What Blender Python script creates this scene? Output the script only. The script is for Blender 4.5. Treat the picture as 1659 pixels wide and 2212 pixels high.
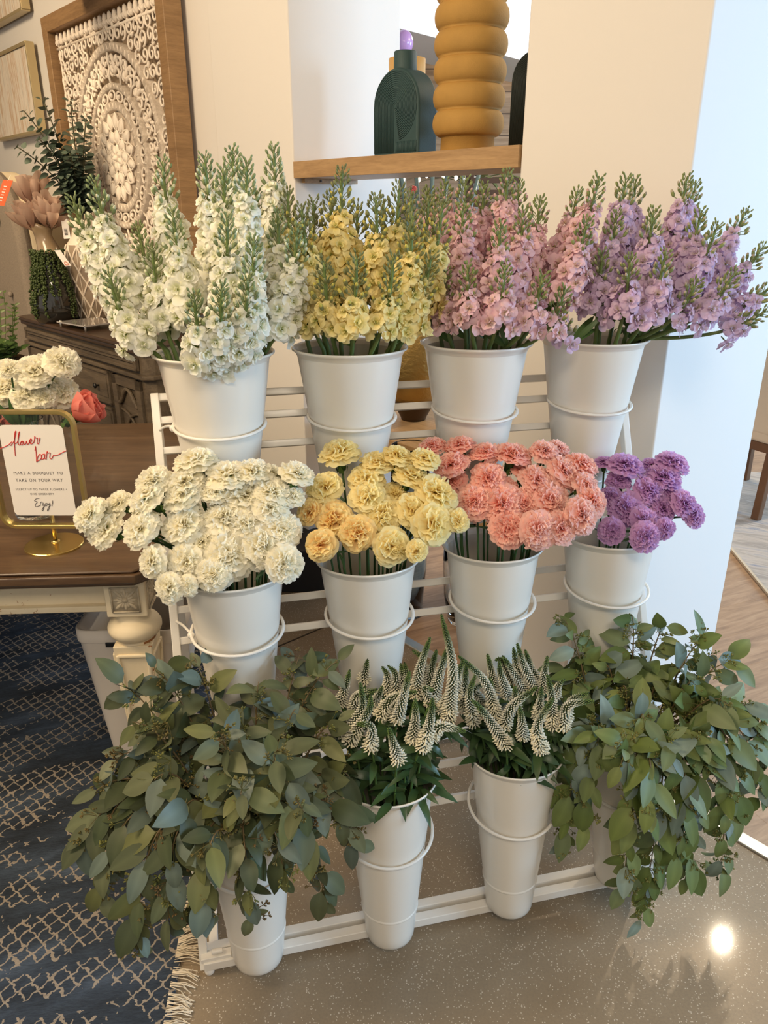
import bpy, math, random
import numpy as np
from mathutils import Vector, Matrix

for _o in list(bpy.data.objects):
    bpy.data.objects.remove(_o, do_unlink=True)
SC = bpy.context.scene
COL = SC.collection
R = math.radians
rnd = random.Random(11)
nrs = np.random.RandomState(5)

# ------------------------------------------------------------------ camera, world, lights, exposure
FPX, PITCH, CAMH = 1640.0, R(21.8), 1.55
cam_d = bpy.data.cameras.new('camera')
cam_d.sensor_fit = 'HORIZONTAL'
cam_d.sensor_width = 36.0
cam_d.lens = 36.0 * FPX / 1659.0
cam_d.clip_start = 0.02
cam = bpy.data.objects.new('camera', cam_d)
COL.objects.link(cam)
cam.location = (0, 0, CAMH)
cam.rotation_euler = (math.pi / 2 - PITCH, 0, 0)
SC.camera = cam

SC.view_settings.view_transform = 'Standard'
SC.view_settings.look = 'None'
SC.view_settings.exposure = 0.72
SC.view_settings.gamma = 1.0
SC.view_settings.use_curve_mapping = False
cy = SC.cycles
cy.max_bounces = 8
cy.diffuse_bounces = 6
cy.glossy_bounces = 3
cy.transmission_bounces = 6
cy.transparent_max_bounces = 6
cy.caustics_reflective = False
cy.caustics_refractive = False
cy.sample_clamp_indirect = 4.0
cy.use_denoising = True

world = bpy.data.worlds.new('world')
SC.world = world
world.use_nodes = True
_bg = world.node_tree.nodes['Background']
_bg.inputs[0].default_value = (1.0, 0.96, 0.90, 1)
_bg.inputs[1].default_value = 0.36

def area(name, loc, target, sx, sy, power, col):
    d = bpy.data.lights.new(name, 'AREA')
    d.shape = 'RECTANGLE'
    d.size, d.size_y, d.energy, d.color = sx, sy, power, col
    o = bpy.data.objects.new(name, d)
    COL.objects.link(o)
    o.location = loc
    o.rotation_euler = (Vector(target) - Vector(loc)).to_track_quat('-Z', 'Y').to_euler()
    return o

def point(name, loc, power, col, rad):
    d = bpy.data.lights.new(name, 'POINT')
    d.energy, d.color, d.shadow_soft_size = power, col, rad
    o = bpy.data.objects.new(name, d)
    COL.objects.link(o)
    o.location = loc
    return o

DAY = (0.42, 0.69, 1.0)
WARM = (1.0, 0.77, 0.50)
area('window_daylight', (5.6, 0.15, 1.95), (0.2, 2.3, 1.0), 1.7, 1.5, 150, DAY)
area('window_daylight', (6.5, 4.9, 2.1), (-0.2, 3.3, 1.5), 2.2, 1.8, 140, DAY)
area('warm_overhead_light', (-2.3, 0.9, 3.35), (-1.6, 3.4, 1.2), 1.6, 1.6, 120, WARM)
area('warm_overhead_light', (-2.6, 3.0, 3.35), (-2.2, 4.6, 1.0), 1.0, 1.0, 125, WARM)  # added wall washer, no fixture behind it; brightens and warms the picture wall
area('warm_overhead_light', (0.3, -0.9, 3.35), (0.2, 1.6, 0.6), 1.2, 1.2, 45, (1.0, 0.84, 0.64))
point('downlight_lamp', (2.365, 3.82, 3.2), 75, (1.0, 0.83, 0.60), 0.035)
area('shop_ceiling_light', (1.6, 7.1, 3.3), (1.4, 7.0, 0.0), 2.4, 1.0, 45, (1.0, 0.95, 0.88))

# ------------------------------------------------------------------ survey of the place (metres; camera above the origin)
def ray(x, y):
    s, c = math.sin(PITCH), math.cos(PITCH)
    return np.array([x - 829.5, FPX * c - (y - 1106) * s, -(y - 1106) * c - FPX * s])
EYE = np.array([0, 0, CAMH])
def at_y(x, y, Y):
    d = ray(x, y); return EYE + d * (Y / d[1])
def at_z(x, y, Z):
    d = ray(x, y); return EYE + d * ((Z - CAMH) / d[2])
def on_plane(x, y, p, n):
    d = ray(x, y); return EYE + d * (np.dot(np.array(p) - EYE, n) / np.dot(d, n))

WA = R(41)                                   # the shop wall runs along WD, its outward end faces point along WE
WD = np.array([-math.sin(WA), math.cos(WA), 0.0])
WE = np.array([math.cos(WA), math.sin(WA), 0.0])
WC = np.array([0.718, 1.941, 0.0])           # near corner of the right-hand pillar
def wall(L, z, off=0.0):
    return WC + WD * L - WE * off + np.array([0, 0, z])
def on_wall(x, y, off=0.0):
    return on_plane(x, y, WC - WE * off, -WE)

RT = R(13.3)                                 # the flower rack: along RR, leaning back along RS
RR = np.array([math.cos(RT), math.sin(RT), 0.0])
RN = np.array([-math.sin(RT), math.cos(RT), 0.0])
ZZ = np.array([0, 0, 1.0])
RL = R(22.98)
RS = RN * math.sin(RL) + ZZ * math.cos(RL)
RO = np.array([0, 1.2569, 0.0])
def rack(u, s, n=0.0):
    return RO + RR * u + RS * s + RN * n

# ------------------------------------------------------------------ mesh helpers
def lin(r, g, b):
    def f(c):
        c /= 255.0
        return c / 12.92 if c <= 0.04045 else ((c + 0.055) / 1.055) ** 2.4
    return (f(r), f(g), f(b), 1.0)

def unit(v):
    v = np.asarray(v, float); n = np.linalg.norm(v)
    return v / n if n > 1e-12 else np.array([0, 0, 1.0])

def frame_from(z, up=(0, 0, 1)):
    z = unit(z); x = np.cross(up, z)
    if np.linalg.norm(x) < 1e-4: x = np.cross((0, 1, 0), z)
    x = unit(x); y = np.cross(z, x)
    return np.stack([x, y, z], 1)

class MB:
    def __init__(s):
        s.v, s.f, s.m, s.c, s.n = [], [], [], [], 0
    def add(s, V, F, mat=0, col=None):
        V = np.asarray(V, float).reshape(-1, 3)
        s.v.append(V)
        s.f += [tuple(i + s.n for i in f) for f in F]
        s.m += [mat] * len(F)
        if col is None: C = np.ones((len(V), 4))
        else:
            C = np.asarray(col, float)
            C = np.broadcast_to(C, (len(V), C.shape[-1])) if C.ndim == 1 else C
        s.c.append(C)
        s.n += len(V)
    def grid(s, P, mat=0, col=None, closed=False):
        a, b = P.shape[:2]
        F = []
        for i in range(a - 1):
            for j in range(b if closed else b - 1):
                k = (j + 1) % b
                F.append((i * b + j, i * b + k, (i + 1) * b + k, (i + 1) * b + j))
        s.add(P.reshape(-1, 3), F, mat, None if col is None else (col if np.ndim(col) == 1 else np.asarray(col).reshape(-1, 4)))
    def tube(s, pts, rad, n=8, mat=0, col=None, caps=True):
        pts = np.asarray(pts, float); k = len(pts)
        rad = np.broadcast_to(np.asarray(rad, float), (k,))
        tg = np.gradient(pts, axis=0)
        M = frame_from(tg[0]); x = M[:, 0]
        rows = []
        th = np.linspace(0, 2 * np.pi, n, endpoint=False)
        for i in range(k):
            t = unit(tg[i]); x = unit(x - t * np.dot(x, t)); y = np.cross(t, x)
            rows.append(pts[i] + rad[i] * (np.cos(th)[:, None] * x + np.sin(th)[:, None] * y))
        P = np.stack(rows)
        base = s.n
        s.grid(P, mat, col, True)
        if caps:
            s.f.append(tuple(base + j for j in range(n))[::-1]); s.m.append(mat)
            s.f.append(tuple(base + (k - 1) * n + j for j in range(n))); s.m.append(mat)
    def lathe(s, prof, n=32, mat=0, col=None, origin=(0, 0, 0), axis=None, cap=(False, False)):
        th = np.linspace(0, 2 * np.pi, n, endpoint=False)
        M = np.eye(3) if axis is None else frame_from(axis)
        P = np.stack([np.stack([r * np.cos(th), r * np.sin(th), np.full(n, z)], 1) @ M.T + np.asarray(origin) for r, z in prof])
        base = s.n
        s.grid(P, mat, col, True)
        if cap[0]: s.f.append(tuple(base + j for j in range(n))[::-1]); s.m.append(mat)
        if cap[1]: s.f.append(tuple(base + (len(prof) - 1) * n + j for j in range(n))); s.m.append(mat)
    def box(s, c, size, X=(1, 0, 0), Y=(0, 1, 0), Z=(0, 0, 1), mat=0, col=None):
        X, Y, Z = [np.asarray(q, float) for q in (X, Y, Z)]
        V = [np.asarray(c) + X * size[0] / 2 * i + Y * size[1] / 2 * j + Z * size[2] / 2 * k for k in (-1, 1) for j in (-1, 1) for i in (-1, 1)]
        s.add(V, [(0, 2, 3, 1), (4, 5, 7, 6), (0, 1, 5, 4), (2, 6, 7, 3), (0, 4, 6, 2), (1, 3, 7, 5)], mat, col)
    def bar(s, a, b, w, h, up=(0, 0, 1), mat=0, col=None):
        a, b = np.asarray(a, float), np.asarray(b, float)
        M = frame_from(b - a, up)
        s.box((a + b) / 2, (w, h, np.linalg.norm(b - a)), M[:, 0], M[:, 1], M[:, 2], mat, col)
    def poly(s, pts, depth, n=None, mat=0, col=None):
        pts = np.asarray(pts, float); k = len(pts)
        if n is None: n = unit(np.cross(pts[1] - pts[0], pts[2] - pts[1]))
        V = np.concatenate([pts, pts + np.asarray(n) * depth])
        F = [tuple(range(k))[::-1], tuple(range(k, 2 * k))] + [(i, (i + 1) % k, k + (i + 1) % k, k + i) for i in range(k)]
        s.add(V, F, mat, col)
    def ball(s, c, rx, ry=None, rz=None, M=None, n=8, m=6, mat=0, col=None):
        ry = rx if ry is None else ry; rz = rx if rz is None else rz
        M = np.eye(3) if M is None else M
        th = np.linspace(0, 2 * np.pi, n, endpoint=False); ph = np.linspace(0.02, np.pi - 0.02, m)
        P = np.stack([np.stack([rx * np.sin(p) * np.cos(th), ry * np.sin(p) * np.sin(th), np.full(n, -rz * np.cos(p))], 1) for p in ph]) @ M.T + np.asarray(c)
        base = s.n
        s.grid(P, mat, col, True)
        s.f.append(tuple(base + j for j in range(n))[::-1]); s.m.append(mat)
        s.f.append(tuple(base + (m - 1) * n + j for j in range(n))); s.m.append(mat)
    def mesh(s, name, mats, smooth=True, origin=None):
        me = bpy.data.meshes.new(name)
        V = np.concatenate(s.v) if s.v else np.zeros((0, 3))
        if origin is not None: V = V - np.asarray(origin)
        me.from_pydata(V.tolist(), [], s.f)
        for m in (mats if isinstance(mats, (list, tuple)) else [mats]): me.materials.append(m)
        me.polygons.foreach_set('material_index', s.m)
        me.polygons.foreach_set('use_smooth', [smooth] * len(s.f))
        at = me.color_attributes.new('Col', 'FLOAT_COLOR', 'POINT')
        C = np.concatenate(s.c)
        if C.shape[1] == 3: C = np.c_[C, np.ones(len(C))]
        at.data.foreach_set('color', C.astype(np.float32).ravel())
        me.update()
        return me

def thing(name, label, cat, loc=(0, 0, 0), group=None):
    o = bpy.data.objects.new(name, None)
    COL.objects.link(o)
    o.empty_display_size = 0.05
    o.location = tuple(loc)
    o['label'] = label; o['category'] = cat
    if group: o['group'] = group
    return o
def orig(o):
    v = np.zeros(3)
    while o is not None:
        v = v + np.array(o.location); o = o.parent
    return v
def part(name, mb, mats, parent=None, smooth=False, bevel=0.0, label=None, seg=2, auto=True):
    """mb is in world space; becomes one mesh object, a child of parent"""
    me = mb.mesh(name, mats, smooth or bevel > 0, orig(parent) if parent is not None else None)
    o = bpy.data.objects.new(name, me)
    COL.objects.link(o)
    if parent is not None: o.parent = parent
    if bevel > 0:
        b = o.modifiers.new('bevel', 'BEVEL'); b.width = bevel; b.segments = seg; b.limit_method = 'ANGLE'; b.angle_limit = R(35)
        b.harden_normals = False
        w = o.modifiers.new('wn', 'WEIGHTED_NORMAL'); w.keep_sharp = True
    if label: o['label'] = label
    return o
def inst(name, me, parent, mat4):
    o = bpy.data.objects.new(name, me)
    COL.objects.link(o)
    o.parent = parent
    o.matrix_local = Matrix(mat4.tolist() if hasattr(mat4, 'tolist') else mat4)
    return o
def m4(M, t, sc=1.0):
    A = np.eye(4); A[:3, :3] = np.asarray(M) * sc; A[:3, 3] = t
    return A
def tag(o, label, cat, group=None, kind=None):
    o['label'] = label; o['category'] = cat
    if group: o['group'] = group
    if kind: o['kind'] = kind
    return o
def struct(name, mb, mats, bevel=0.0, smooth=False):
    o = part(name, mb, mats, None, smooth, bevel)
    o['kind'] = 'structure'
    return o
def bez(a, b, c, n=12):
    t = np.linspace(0, 1, n)[:, None]
    a, b, c = [np.asarray(q, float) for q in (a, b, c)]
    return (1 - t) ** 2 * a + 2 * t * (1 - t) * b + t ** 2 * c
def catmull(P, k=6):
    P = np.asarray(P, float); Q = np.concatenate([[2 * P[0] - P[1]], P, [2 * P[-1] - P[-2]]])
    out = []
    for i in range(len(P) - 1):
        p0, p1, p2, p3 = Q[i:i + 4]
        for t in np.linspace(0, 1, k, endpoint=False):
            out.append(0.5 * (2 * p1 + (p2 - p0) * t + (2 * p0 - 5 * p1 + 4 * p2 - p3) * t * t + (3 * p1 - p0 - 3 * p2 + p3) * t ** 3))
    out.append(P[-1])
    return np.array(out)
def rotz(v, a):
    c, s = math.cos(a), math.sin(a)
    return np.array([v[0] * c - v[1] * s, v[0] * s + v[1] * c, v[2]])
ORD = 'first second third fourth fifth sixth seventh eighth ninth tenth eleventh twelfth thirteenth fourteenth fifteenth sixteenth seventeenth eighteenth'.split()

# ------------------------------------------------------------------ materials
class NT:
    def __init__(s, name):
        s.m = bpy.data.materials.new(name); s.m.use_nodes = True
        s.t = s.m.node_tree; s.N = s.t.nodes; s.b = s.N['Principled BSDF']
    def n(s, typ, **kw):
        x = s.N.new(typ)
        for k, v in kw.items(): setattr(x, k, v)
        return x
    def l(s, a, b): s.t.links.new(a, b)
    def coords(s, scale=(1, 1, 1), rot=(0, 0, 0), kind='Object', loc=(0, 0, 0)):
        # turn first, then stretch, so grain can follow a slanting board
        t = s.n('ShaderNodeTexCoord'); r = s.n('ShaderNodeMapping'); m = s.n('ShaderNodeMapping')
        r.inputs['Rotation'].default_value = rot
        m.inputs['Scale'].default_value = scale; m.inputs['Location'].default_value = loc
        s.l(t.outputs[kind], r.inputs[0]); s.l(r.outputs[0], m.inputs[0]); return m.outputs[0]
    def noise(s, vec, scale, detail=3, rough=0.55, dist=0.0):
        x = s.n('ShaderNodeTexNoise'); s.l(vec, x.inputs['Vector'])
        x.inputs['Scale'].default_value = scale; x.inputs['Detail'].default_value = detail
        x.inputs['Roughness'].default_value = rough; x.inputs['Distortion'].default_value = dist
        return x.outputs['Fac']
    def ramp(s, fac, stops):
        x = s.n('ShaderNodeValToRGB'); s.l(fac, x.inputs[0]); e = x.color_ramp.elements
        while len(e) < len(stops): e.new(0.5)
        for i, (p, c) in enumerate(stops): e[i].position = p; e[i].color = c
        return x.outputs[0]
    def mix(s, fac, a, b):
        x = s.n('ShaderNodeMix', data_type='RGBA')
        for sock, v in ((x.inputs[0], fac), (x.inputs[6], a), (x.inputs[7], b)):
            if isinstance(v, (float, int, tuple)): sock.default_value = v
            else: s.l(v, sock)
        return x.outputs[2]
    def math(s, op, a, b=None, c=None):
        x = s.n('ShaderNodeMath', operation=op)
        for i, v in enumerate((a, b, c)):
            if v is None: continue
            if isinstance(v, (float, int)): x.inputs[i].default_value = v
            else: s.l(v, x.inputs[i])
        return x.outputs[0]
    def bump(s, h, strength=0.2, dist=0.01):
        x = s.n('ShaderNodeBump'); x.inputs['Strength'].default_value = strength; x.inputs['Distance'].default_value = dist
        s.l(h, x.inputs['Height']); s.l(x.outputs[0], s.b.inputs['Normal'])
    def set(s, **kw):
        for k, v in kw.items():
            k = {'rough': 'Roughness', 'metal': 'Metallic', 'color': 'Base Color', 'spec': 'Specular IOR Level', 'coat': 'Coat Weight', 'coatr': 'Coat Roughness',
                 'trans': 'Transmission Weight', 'ior': 'IOR', 'sheen': 'Sheen Weight', 'alpha': 'Alpha', 'emis': 'Emission Strength', 'emisc': 'Emission Color'}[k]
            if isinstance(v, (float, int, tuple)): s.b.inputs[k].default_value = v
            else: s.l(v, s.b.inputs[k])
        return s

def plain(name, rgb, rough=0.5, metal=0.0, spec=0.5, coat=0.0, var=0.0, vscale=8.0, bump=0.0, bscale=60.0):
    t = NT(name); t.set(color=lin(*rgb), rough=rough, metal=metal, spec=spec, coat=coat)
    if var or bump: v = t.coords()
    if var:
        c = lin(*rgb); f = t.noise(v, vscale, 4)
        t.set(color=t.ramp(f, [(0.3, tuple(q * (1 - var) for q in c[:3]) + (1,)), (0.7, tuple(min(1, q * (1 + var * 0.6)) for q in c[:3]) + (1,))]))
    if bump: t.bump(t.noise(v, bscale, 4), bump, 0.004)
    return t.m
def petal_mat(name, trans=0.28, rough=0.6):
    t = NT(name); a = t.n('ShaderNodeAttribute', attribute_name='Col')
    t.set(color=a.outputs[0], rough=rough, spec=0.18)
    tr = t.n('ShaderNodeBsdfTranslucent'); t.l(a.outputs[0], tr.inputs[0])
    mx = t.n('ShaderNodeMixShader'); mx.inputs[0].default_value = trans
    t.l(t.b.outputs[0], mx.inputs[1]); t.l(tr.outputs[0], mx.inputs[2])
    t.l(mx.outputs[0], t.N['Material Output'].inputs[0])
    return t.m
def leaf_mat(name, rough=0.42, trans=0.12, spec=0.35):
    return petal_mat_leaf(name, rough, trans, spec)
def petal_mat_leaf(name, rough, trans, spec):
    t = NT(name); a = t.n('ShaderNodeAttribute', attribute_name='Col')
    f = t.noise(t.coords(kind='Object'), 25, 3)
    mm = t.mix(t.math('MULTIPLY', f, 0.35), a.outputs[0], (0.02, 0.035, 0.012, 1))
    t.set(color=mm, rough=rough, spec=spec)
    tr = t.n('ShaderNodeBsdfTranslucent'); t.l(a.outputs[0], tr.inputs[0])
    mx = t.n('ShaderNodeMixShader'); mx.inputs[0].default_value = trans
    t.l(t.b.outputs[0], mx.inputs[1]); t.l(tr.outputs[0], mx.inputs[2])
    t.l(mx.outputs[0], t.N['Material Output'].inputs[0])
    return t.m
def wood(name, dark, light, rough=0.4, axis=(1, 12, 12), rot=(0, 0, 0), scale=3.0, bump=0.08, coat=0.0):
    t = NT(name); v = t.coords(axis, rot)
    f = t.noise(v, scale, 6, 0.6, 0.6); g = t.noise(v, scale * 6, 4, 0.6)
    mixf = t.math('ADD', t.math('MULTIPLY', f, 0.7), t.math('MULTIPLY', g, 0.3))
    t.set(color=t.ramp(mixf, [(0.33, lin(*dark)), (0.66, lin(*light))]), rough=rough, coat=coat)
    if bump: t.bump(mixf, bump, 0.003)
    return t.m
def glass(name, rgb=(255, 255, 255), rough=0.0, ior=1.45):
    t = NT(name); t.set(color=lin(*rgb), rough=rough, trans=1.0, ior=ior)
    # let light through the thin wall instead of a black shadow
    return t.m

M = {}
M['wall'] = plain('wall_paint', (230, 226, 220), 0.75, bump=0.03, bscale=180)
M['white_metal'] = plain('white_enamel', (228, 224, 216), 0.34, coat=0.12)
M['bucket'] = plain('bucket_enamel', (230, 225, 214), 0.3, coat=0.25)
M['steel'] = plain('threshold_steel', (225, 222, 216), 0.3, 0.85)
M['brass'] = plain('brushed_brass', (212, 184, 112), 0.28, 0.95)
M['card'] = plain('white_card', (240, 234, 226), 0.6)
M['red_ink'] = plain('red_ink', (205, 60, 52), 0.6)
M['grey_ink'] = plain('grey_ink', (96, 88, 84), 0.6)
M['black'] = plain('black_satin', (18, 18, 20), 0.4)
M['glass'] = glass('clear_glass', (250, 253, 252))
M['blue_glass'] = glass('blue_glass', (190, 214, 232))
M['smoke_glass'] = plain('smoked_glass', (42, 40, 36), 0.06, coat=0.6)
M['petal'] = petal_mat('petal_tissue', 0.5)
M['floret'] = petal_mat('floret_tissue', 0.42)
M['stem'] = petal_mat_leaf('stem_green', 0.5, 0.05, 0.3)
M['leaf'] = petal_mat_leaf('leaf_green', 0.38, 0.12, 0.4)
M['eleaf'] = petal_mat_leaf('eucalyptus_leaf', 0.48, 0.10, 0.35)
M['bud'] = petal_mat_leaf('bud_green', 0.55, 0.10, 0.3)
M['seed'] = petal_mat_leaf('seed_green', 0.55, 0.05, 0.3)
M['bloom'] = petal_mat('spike_bloom', 0.15)
# ------------------------------------------------------------------ the setting: floors, walls, pillar, ceiling
def concrete():
    t = NT('polished_concrete'); v = t.coords()
    big = t.noise(v, 2.2, 4, 0.6); fine = t.noise(v, 170, 2, 0.6)
    vo = t.n('ShaderNodeTexVoronoi'); t.l(v, vo.inputs['Vector']); vo.inputs['Scale'].default_value = 165
    sp = t.math('LESS_THAN', vo.outputs['Distance'], 0.24)
    sel = t.math('GREATER_THAN', t.noise(v, 46, 2), 0.47)
    speck = t.math('MULTIPLY', sp, sel)
    base = t.ramp(big, [(0.3, lin(132, 115, 92)), (0.7, lin(152, 135, 111))])
    base = t.mix(t.math('MULTIPLY', t.math('SUBTRACT', fine, 0.40), 0.9), base, lin(112, 101, 86))
    base = t.mix(t.math('MULTIPLY', speck, 0.55), base, lin(228, 216, 196))
    t.set(color=base, rough=t.math('ADD', 0.30, t.math('MULTIPLY', fine, 0.22)), spec=0.45, coat=0.18, coatr=0.075)
    t.bump(fine, 0.04, 0.002)
    return t.m
M['concrete'] = concrete()
def plank_floor():
    t = NT('oak_floor'); v = t.coords((1, 1, 1), (0, 0, R(-24)))
    g = t.noise(t.coords((1.4, 11, 1), (0, 0, R(-24))), 2.6, 6, 0.62, 1.1)
    br = t.n('ShaderNodeTexBrick'); t.l(v, br.inputs['Vector'])
    br.inputs['Scale'].default_value = 1.0; br.inputs['Brick Width'].default_value = 1.6; br.inputs['Row Height'].default_value = 0.18
    br.inputs['Mortar Size'].default_value = 0.0015; br.offset = 0.37
    br.inputs['Color1'].default_value = (0.45, 0.45, 0.45, 1); br.inputs['Color2'].default_value = (0.6, 0.6, 0.6, 1); br.inputs['Mortar'].default_value = (0.2, 0.2, 0.2, 1)
    col = t.ramp(g, [(0.32, lin(138, 104, 72)), (0.52, lin(174, 138, 102)), (0.72, lin(194, 160, 124))])
    t.set(color=t.mix(0.14, col, br.outputs['Color']), rough=0.42, coat=0.1)
    return t.m
M['oak_floor'] = plank_floor()
SD = WD
S0 = np.array([0.073, 2.551, 0.0])            # on the metal threshold between concrete and timber
def on_strip(k, off=0.0): return S0 + SD * k - WE * off
b = MB(); b.poly([on_strip(-9, 0), on_strip(9, 0), on_strip(9, 0) + [-9, -3, 0], [-12, -3.5, 0], [9, -3.5, 0]], -0.05, ZZ)
struct('floor', b, M['concrete'])
b = MB(); b.poly([on_strip(-9, -0.0), on_strip(9, -0.0), [-9, 12, 0], [13, 12, 0], [13, -4, 0]][::-1], -0.05, ZZ)
struct('floor', b, M['oak_floor'])
b = MB(); b.box(on_strip(1.0) + [0, 0, 0.002], (16, 0.04, 0.008), SD, WE, ZZ)
struct('trim_1', b, M['steel'], 0.002)
b = MB(); p0, p1 = at_z(560, 1414, 0), at_z(702, 1354, 0); b.bar(p0 * 1 + [0, 0, .0005], p1 + [0, 0, .0005], 0.006, 0.002)
struct('trim_2', b, plain('floor_joint', (58, 50, 42), 0.8))

HC = 3.4
b = MB(); b.box(WC + WD * 0.257 + WE * 0.303 + [0, 0, HC / 2], (0.514, 0.606, HC), WD, WE, ZZ)
struct('wall_right', b, M['wall'], 0.006)
b = MB(); b.box(WC + WD * (1.616 + 0.282) + WE * 0.27 + [0, 0, HC / 2], (0.564, 0.54, HC), WD, WE, ZZ)
struct('wall_left', b, M['wall'], 0.006)
b = MB(); b.box(WC + WD * (2.18 + 3.4) + WE * 0.115 + [0, 0, HC / 2], (6.8, 0.2, HC), WD, WE, ZZ)
struct('wall_left', b, M['wall'])
def ceiling_mat():
    t = NT('ceiling_taupe'); v = t.coords((1, 10, 1), (0, 0, R(20)))
    t.set(color=t.ramp(t.noise(v, 1.6, 4), [(0.35, lin(140, 124, 106)), (0.65, lin(170, 154, 136))]), rough=0.85); return t.m
M['ceiling'] = ceiling_mat()
b = MB(); b.box((0, 3.5, HC + 0.05), (26, 14, 0.1)); struct('ceiling', b, M['ceiling'])
# deep bulkhead crossing the far room, white face and taupe underside
b = MB(); q0, q1 = at_y(866, 66, 5.2), at_y(1139, 130, 6.3)
b.poly([q0 + [-3, -3 * 1.1 / (q1[0] - q0[0]), 0], q1 + [3, 3 * 1.1 / (q1[0] - q0[0]), 0], np.array([q1[0] + 3, q1[1] + 3 * 1.1 / (q1[0] - q0[0]), HC]), np.array([q0[0] - 3, q0[1] - 3 * 1.1 / (q1[0] - q0[0]), HC])], 0.6, unit(np.array([-(q1[1] - q0[1]), q1[0] - q0[0], 0])))
struct('ceiling_beam', b, plain('bulkhead_paint', (236, 234, 232), 0.8))
def far_wall():
    t = NT('far_wall_timber'); v = t.coords((6, 1, 1))
    z = t.n('ShaderNodeSeparateXYZ'); t.l(t.coords(), z.inputs[0])
    planks = t.math('FRACT', t.math('MULTIPLY', z.outputs[2], 5.5))
    line = t.math('LESS_THAN', planks, 0.06)
    c = t.ramp(t.noise(t.coords((1.2, 1, 14)), 2.2, 4), [(0.35, lin(140, 116, 90)), (0.65, lin(176, 150, 122))])
    t.set(color=t.mix(line, c, lin(92, 74, 58)), rough=0.7); return t.m
b = MB(); b.box((0, 8.0, HC / 2), (26, 0.1, HC)); struct('wall_back', b, far_wall())
b = MB(); b.box((0, 7.92, 0.07), (26, 0.03, 0.14)); struct('baseboard_back', b, M['wall'])

# ------------------------------------------------------------------ flower rack and its twelve buckets
UL, UR, SH = -0.4012, 0.7255, 1.2715
rk = thing('flower_rack', 'white metal three-tier stand whose rings hold the twelve white flower buckets', 'flower stand', RO)
TB = 0.018
for u in (UL, UR):
    b = MB(); b.bar(rack(u, 0.012), rack(u, SH), TB, TB + 0.004, RN); part('upright', b, M['white_metal'], rk, bevel=0.002)
for s in (1.263, 1.212, 1.145, 0.794, 0.726, 0.367, 0.284):
    b = MB(); b.bar(rack(UL, s), rack(UR, s), TB * 0.9, TB * 0.9, RS); part('rail', b, M['white_metal'], rk, bevel=0.002)
# floor frame: two front bars, side bars and rear bar
BD = 0.62
def flo(u, n): return RO + RR * u + RN * n + [0, 0, 0.028]
for n_, u0, u1 in ((0.0, UL, UR), (0.034, UL, UR), (BD, UL, UR)):
    b = MB(); b.bar(flo(u0, n_), flo(u1, n_), 0.022, 0.022); part('base_bar', b, M['white_metal'], rk, bevel=0.002)
for u in (UL + 0.022, UR - 0.022):
    b = MB(); b.bar(flo(u, 0.01), flo(u, BD), 0.02, 0.02); part('base_bar', b, M['white_metal'], rk, bevel=0.002)
for u in (UL, UR):
    b = MB(); b.bar(flo(u, BD), rack(u, SH - 0.02), TB, TB, RN); part('rear_leg', b, M['white_metal'], rk, bevel=0.002)
for u in (UL + 0.03, UR - 0.03):
    b = MB(); c = flo(u, 0.004); b.bar(c - RR * 0.035 + [0, 0, .014], c + RR * 0.03 + [0, 0, .014], 0.02, 0.012)
    b.tube([c - RR * 0.012 + [0, 0, .026], c + RR * 0.012 + [0, 0, .026]], 0.006, 8); part('hinge', b, M['white_metal'], rk, bevel=0.0015)
for u in (UL + 0.01, UR - 0.01):
    for n_ in (0.0, BD):
        b = MB(); c = flo(u, n_); b.lathe([(0.008, 0.0), (0.011, 0.004), (0.011, 0.013), (0.006, 0.018)], 14, origin=c * [1, 1, 0], cap=(True, True)); part('foot', b, M['white_metal'], rk, smooth=True)

BASE1 = [(-0.272, 1.175), (0.014, 1.236), (0.292, 1.313), (0.567, 1.390)]
RINGS = {3: (1.2219, 5), 2: (0.7862, 5), 1: (0.3458, 9)}
RU = [-0.2682 + k * 0.2859 for k in range(4)]
def ring_center(row, k): return rack(RU[k], RINGS[row][0], -0.0942)
for row in (3, 2, 1):
    for k in range(4):
        c = ring_center(row, k) if row > 1 else np.array([*BASE1[k], .0392]) + (ZZ * math.cos(R(4)) + RN * math.sin(R(4))) * .275 + RN * .008; t = R(-RINGS[row][1]); ax = ZZ * math.cos(t) + RN * math.sin(t)
        e = RR; g = np.cross(ax, e)
        th = np.linspace(0, 2 * np.pi, 49)
        b = MB(); b.tube([c + 0.0965 * (math.cos(a) * e + math.sin(a) * g) for a in th], 0.0035, 8, caps=False)
        # two wires tie the ring back to the rails; at the end of a row one loops to the upright
        for sg in (-1, 1):
            a = c + 0.0965 * (sg * 0.5 * e + 0.866 * g)
            sr = {3: 1.212, 2: 0.794, 1: 0.367}[row]
            b.tube([a, rack(RU[k] + sg * 0.05, sr, -0.012)], 0.003, 6)
        if k == 0:
            a = c - 0.0965 * e
            sr = {3: 1.195, 2: 0.775, 1: 0.34}[row]
            up = rack(UL + 0.005, sr, -0.012)
            b.tube(catmull([a, (a + up) / 2 + [0, 0, .004], up]), 0.003, 6); b.ball(a + [0, 0, -0.004], 0.008)
        part('holder_ring', b, M['white_metal'], rk, smooth=True)

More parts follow.
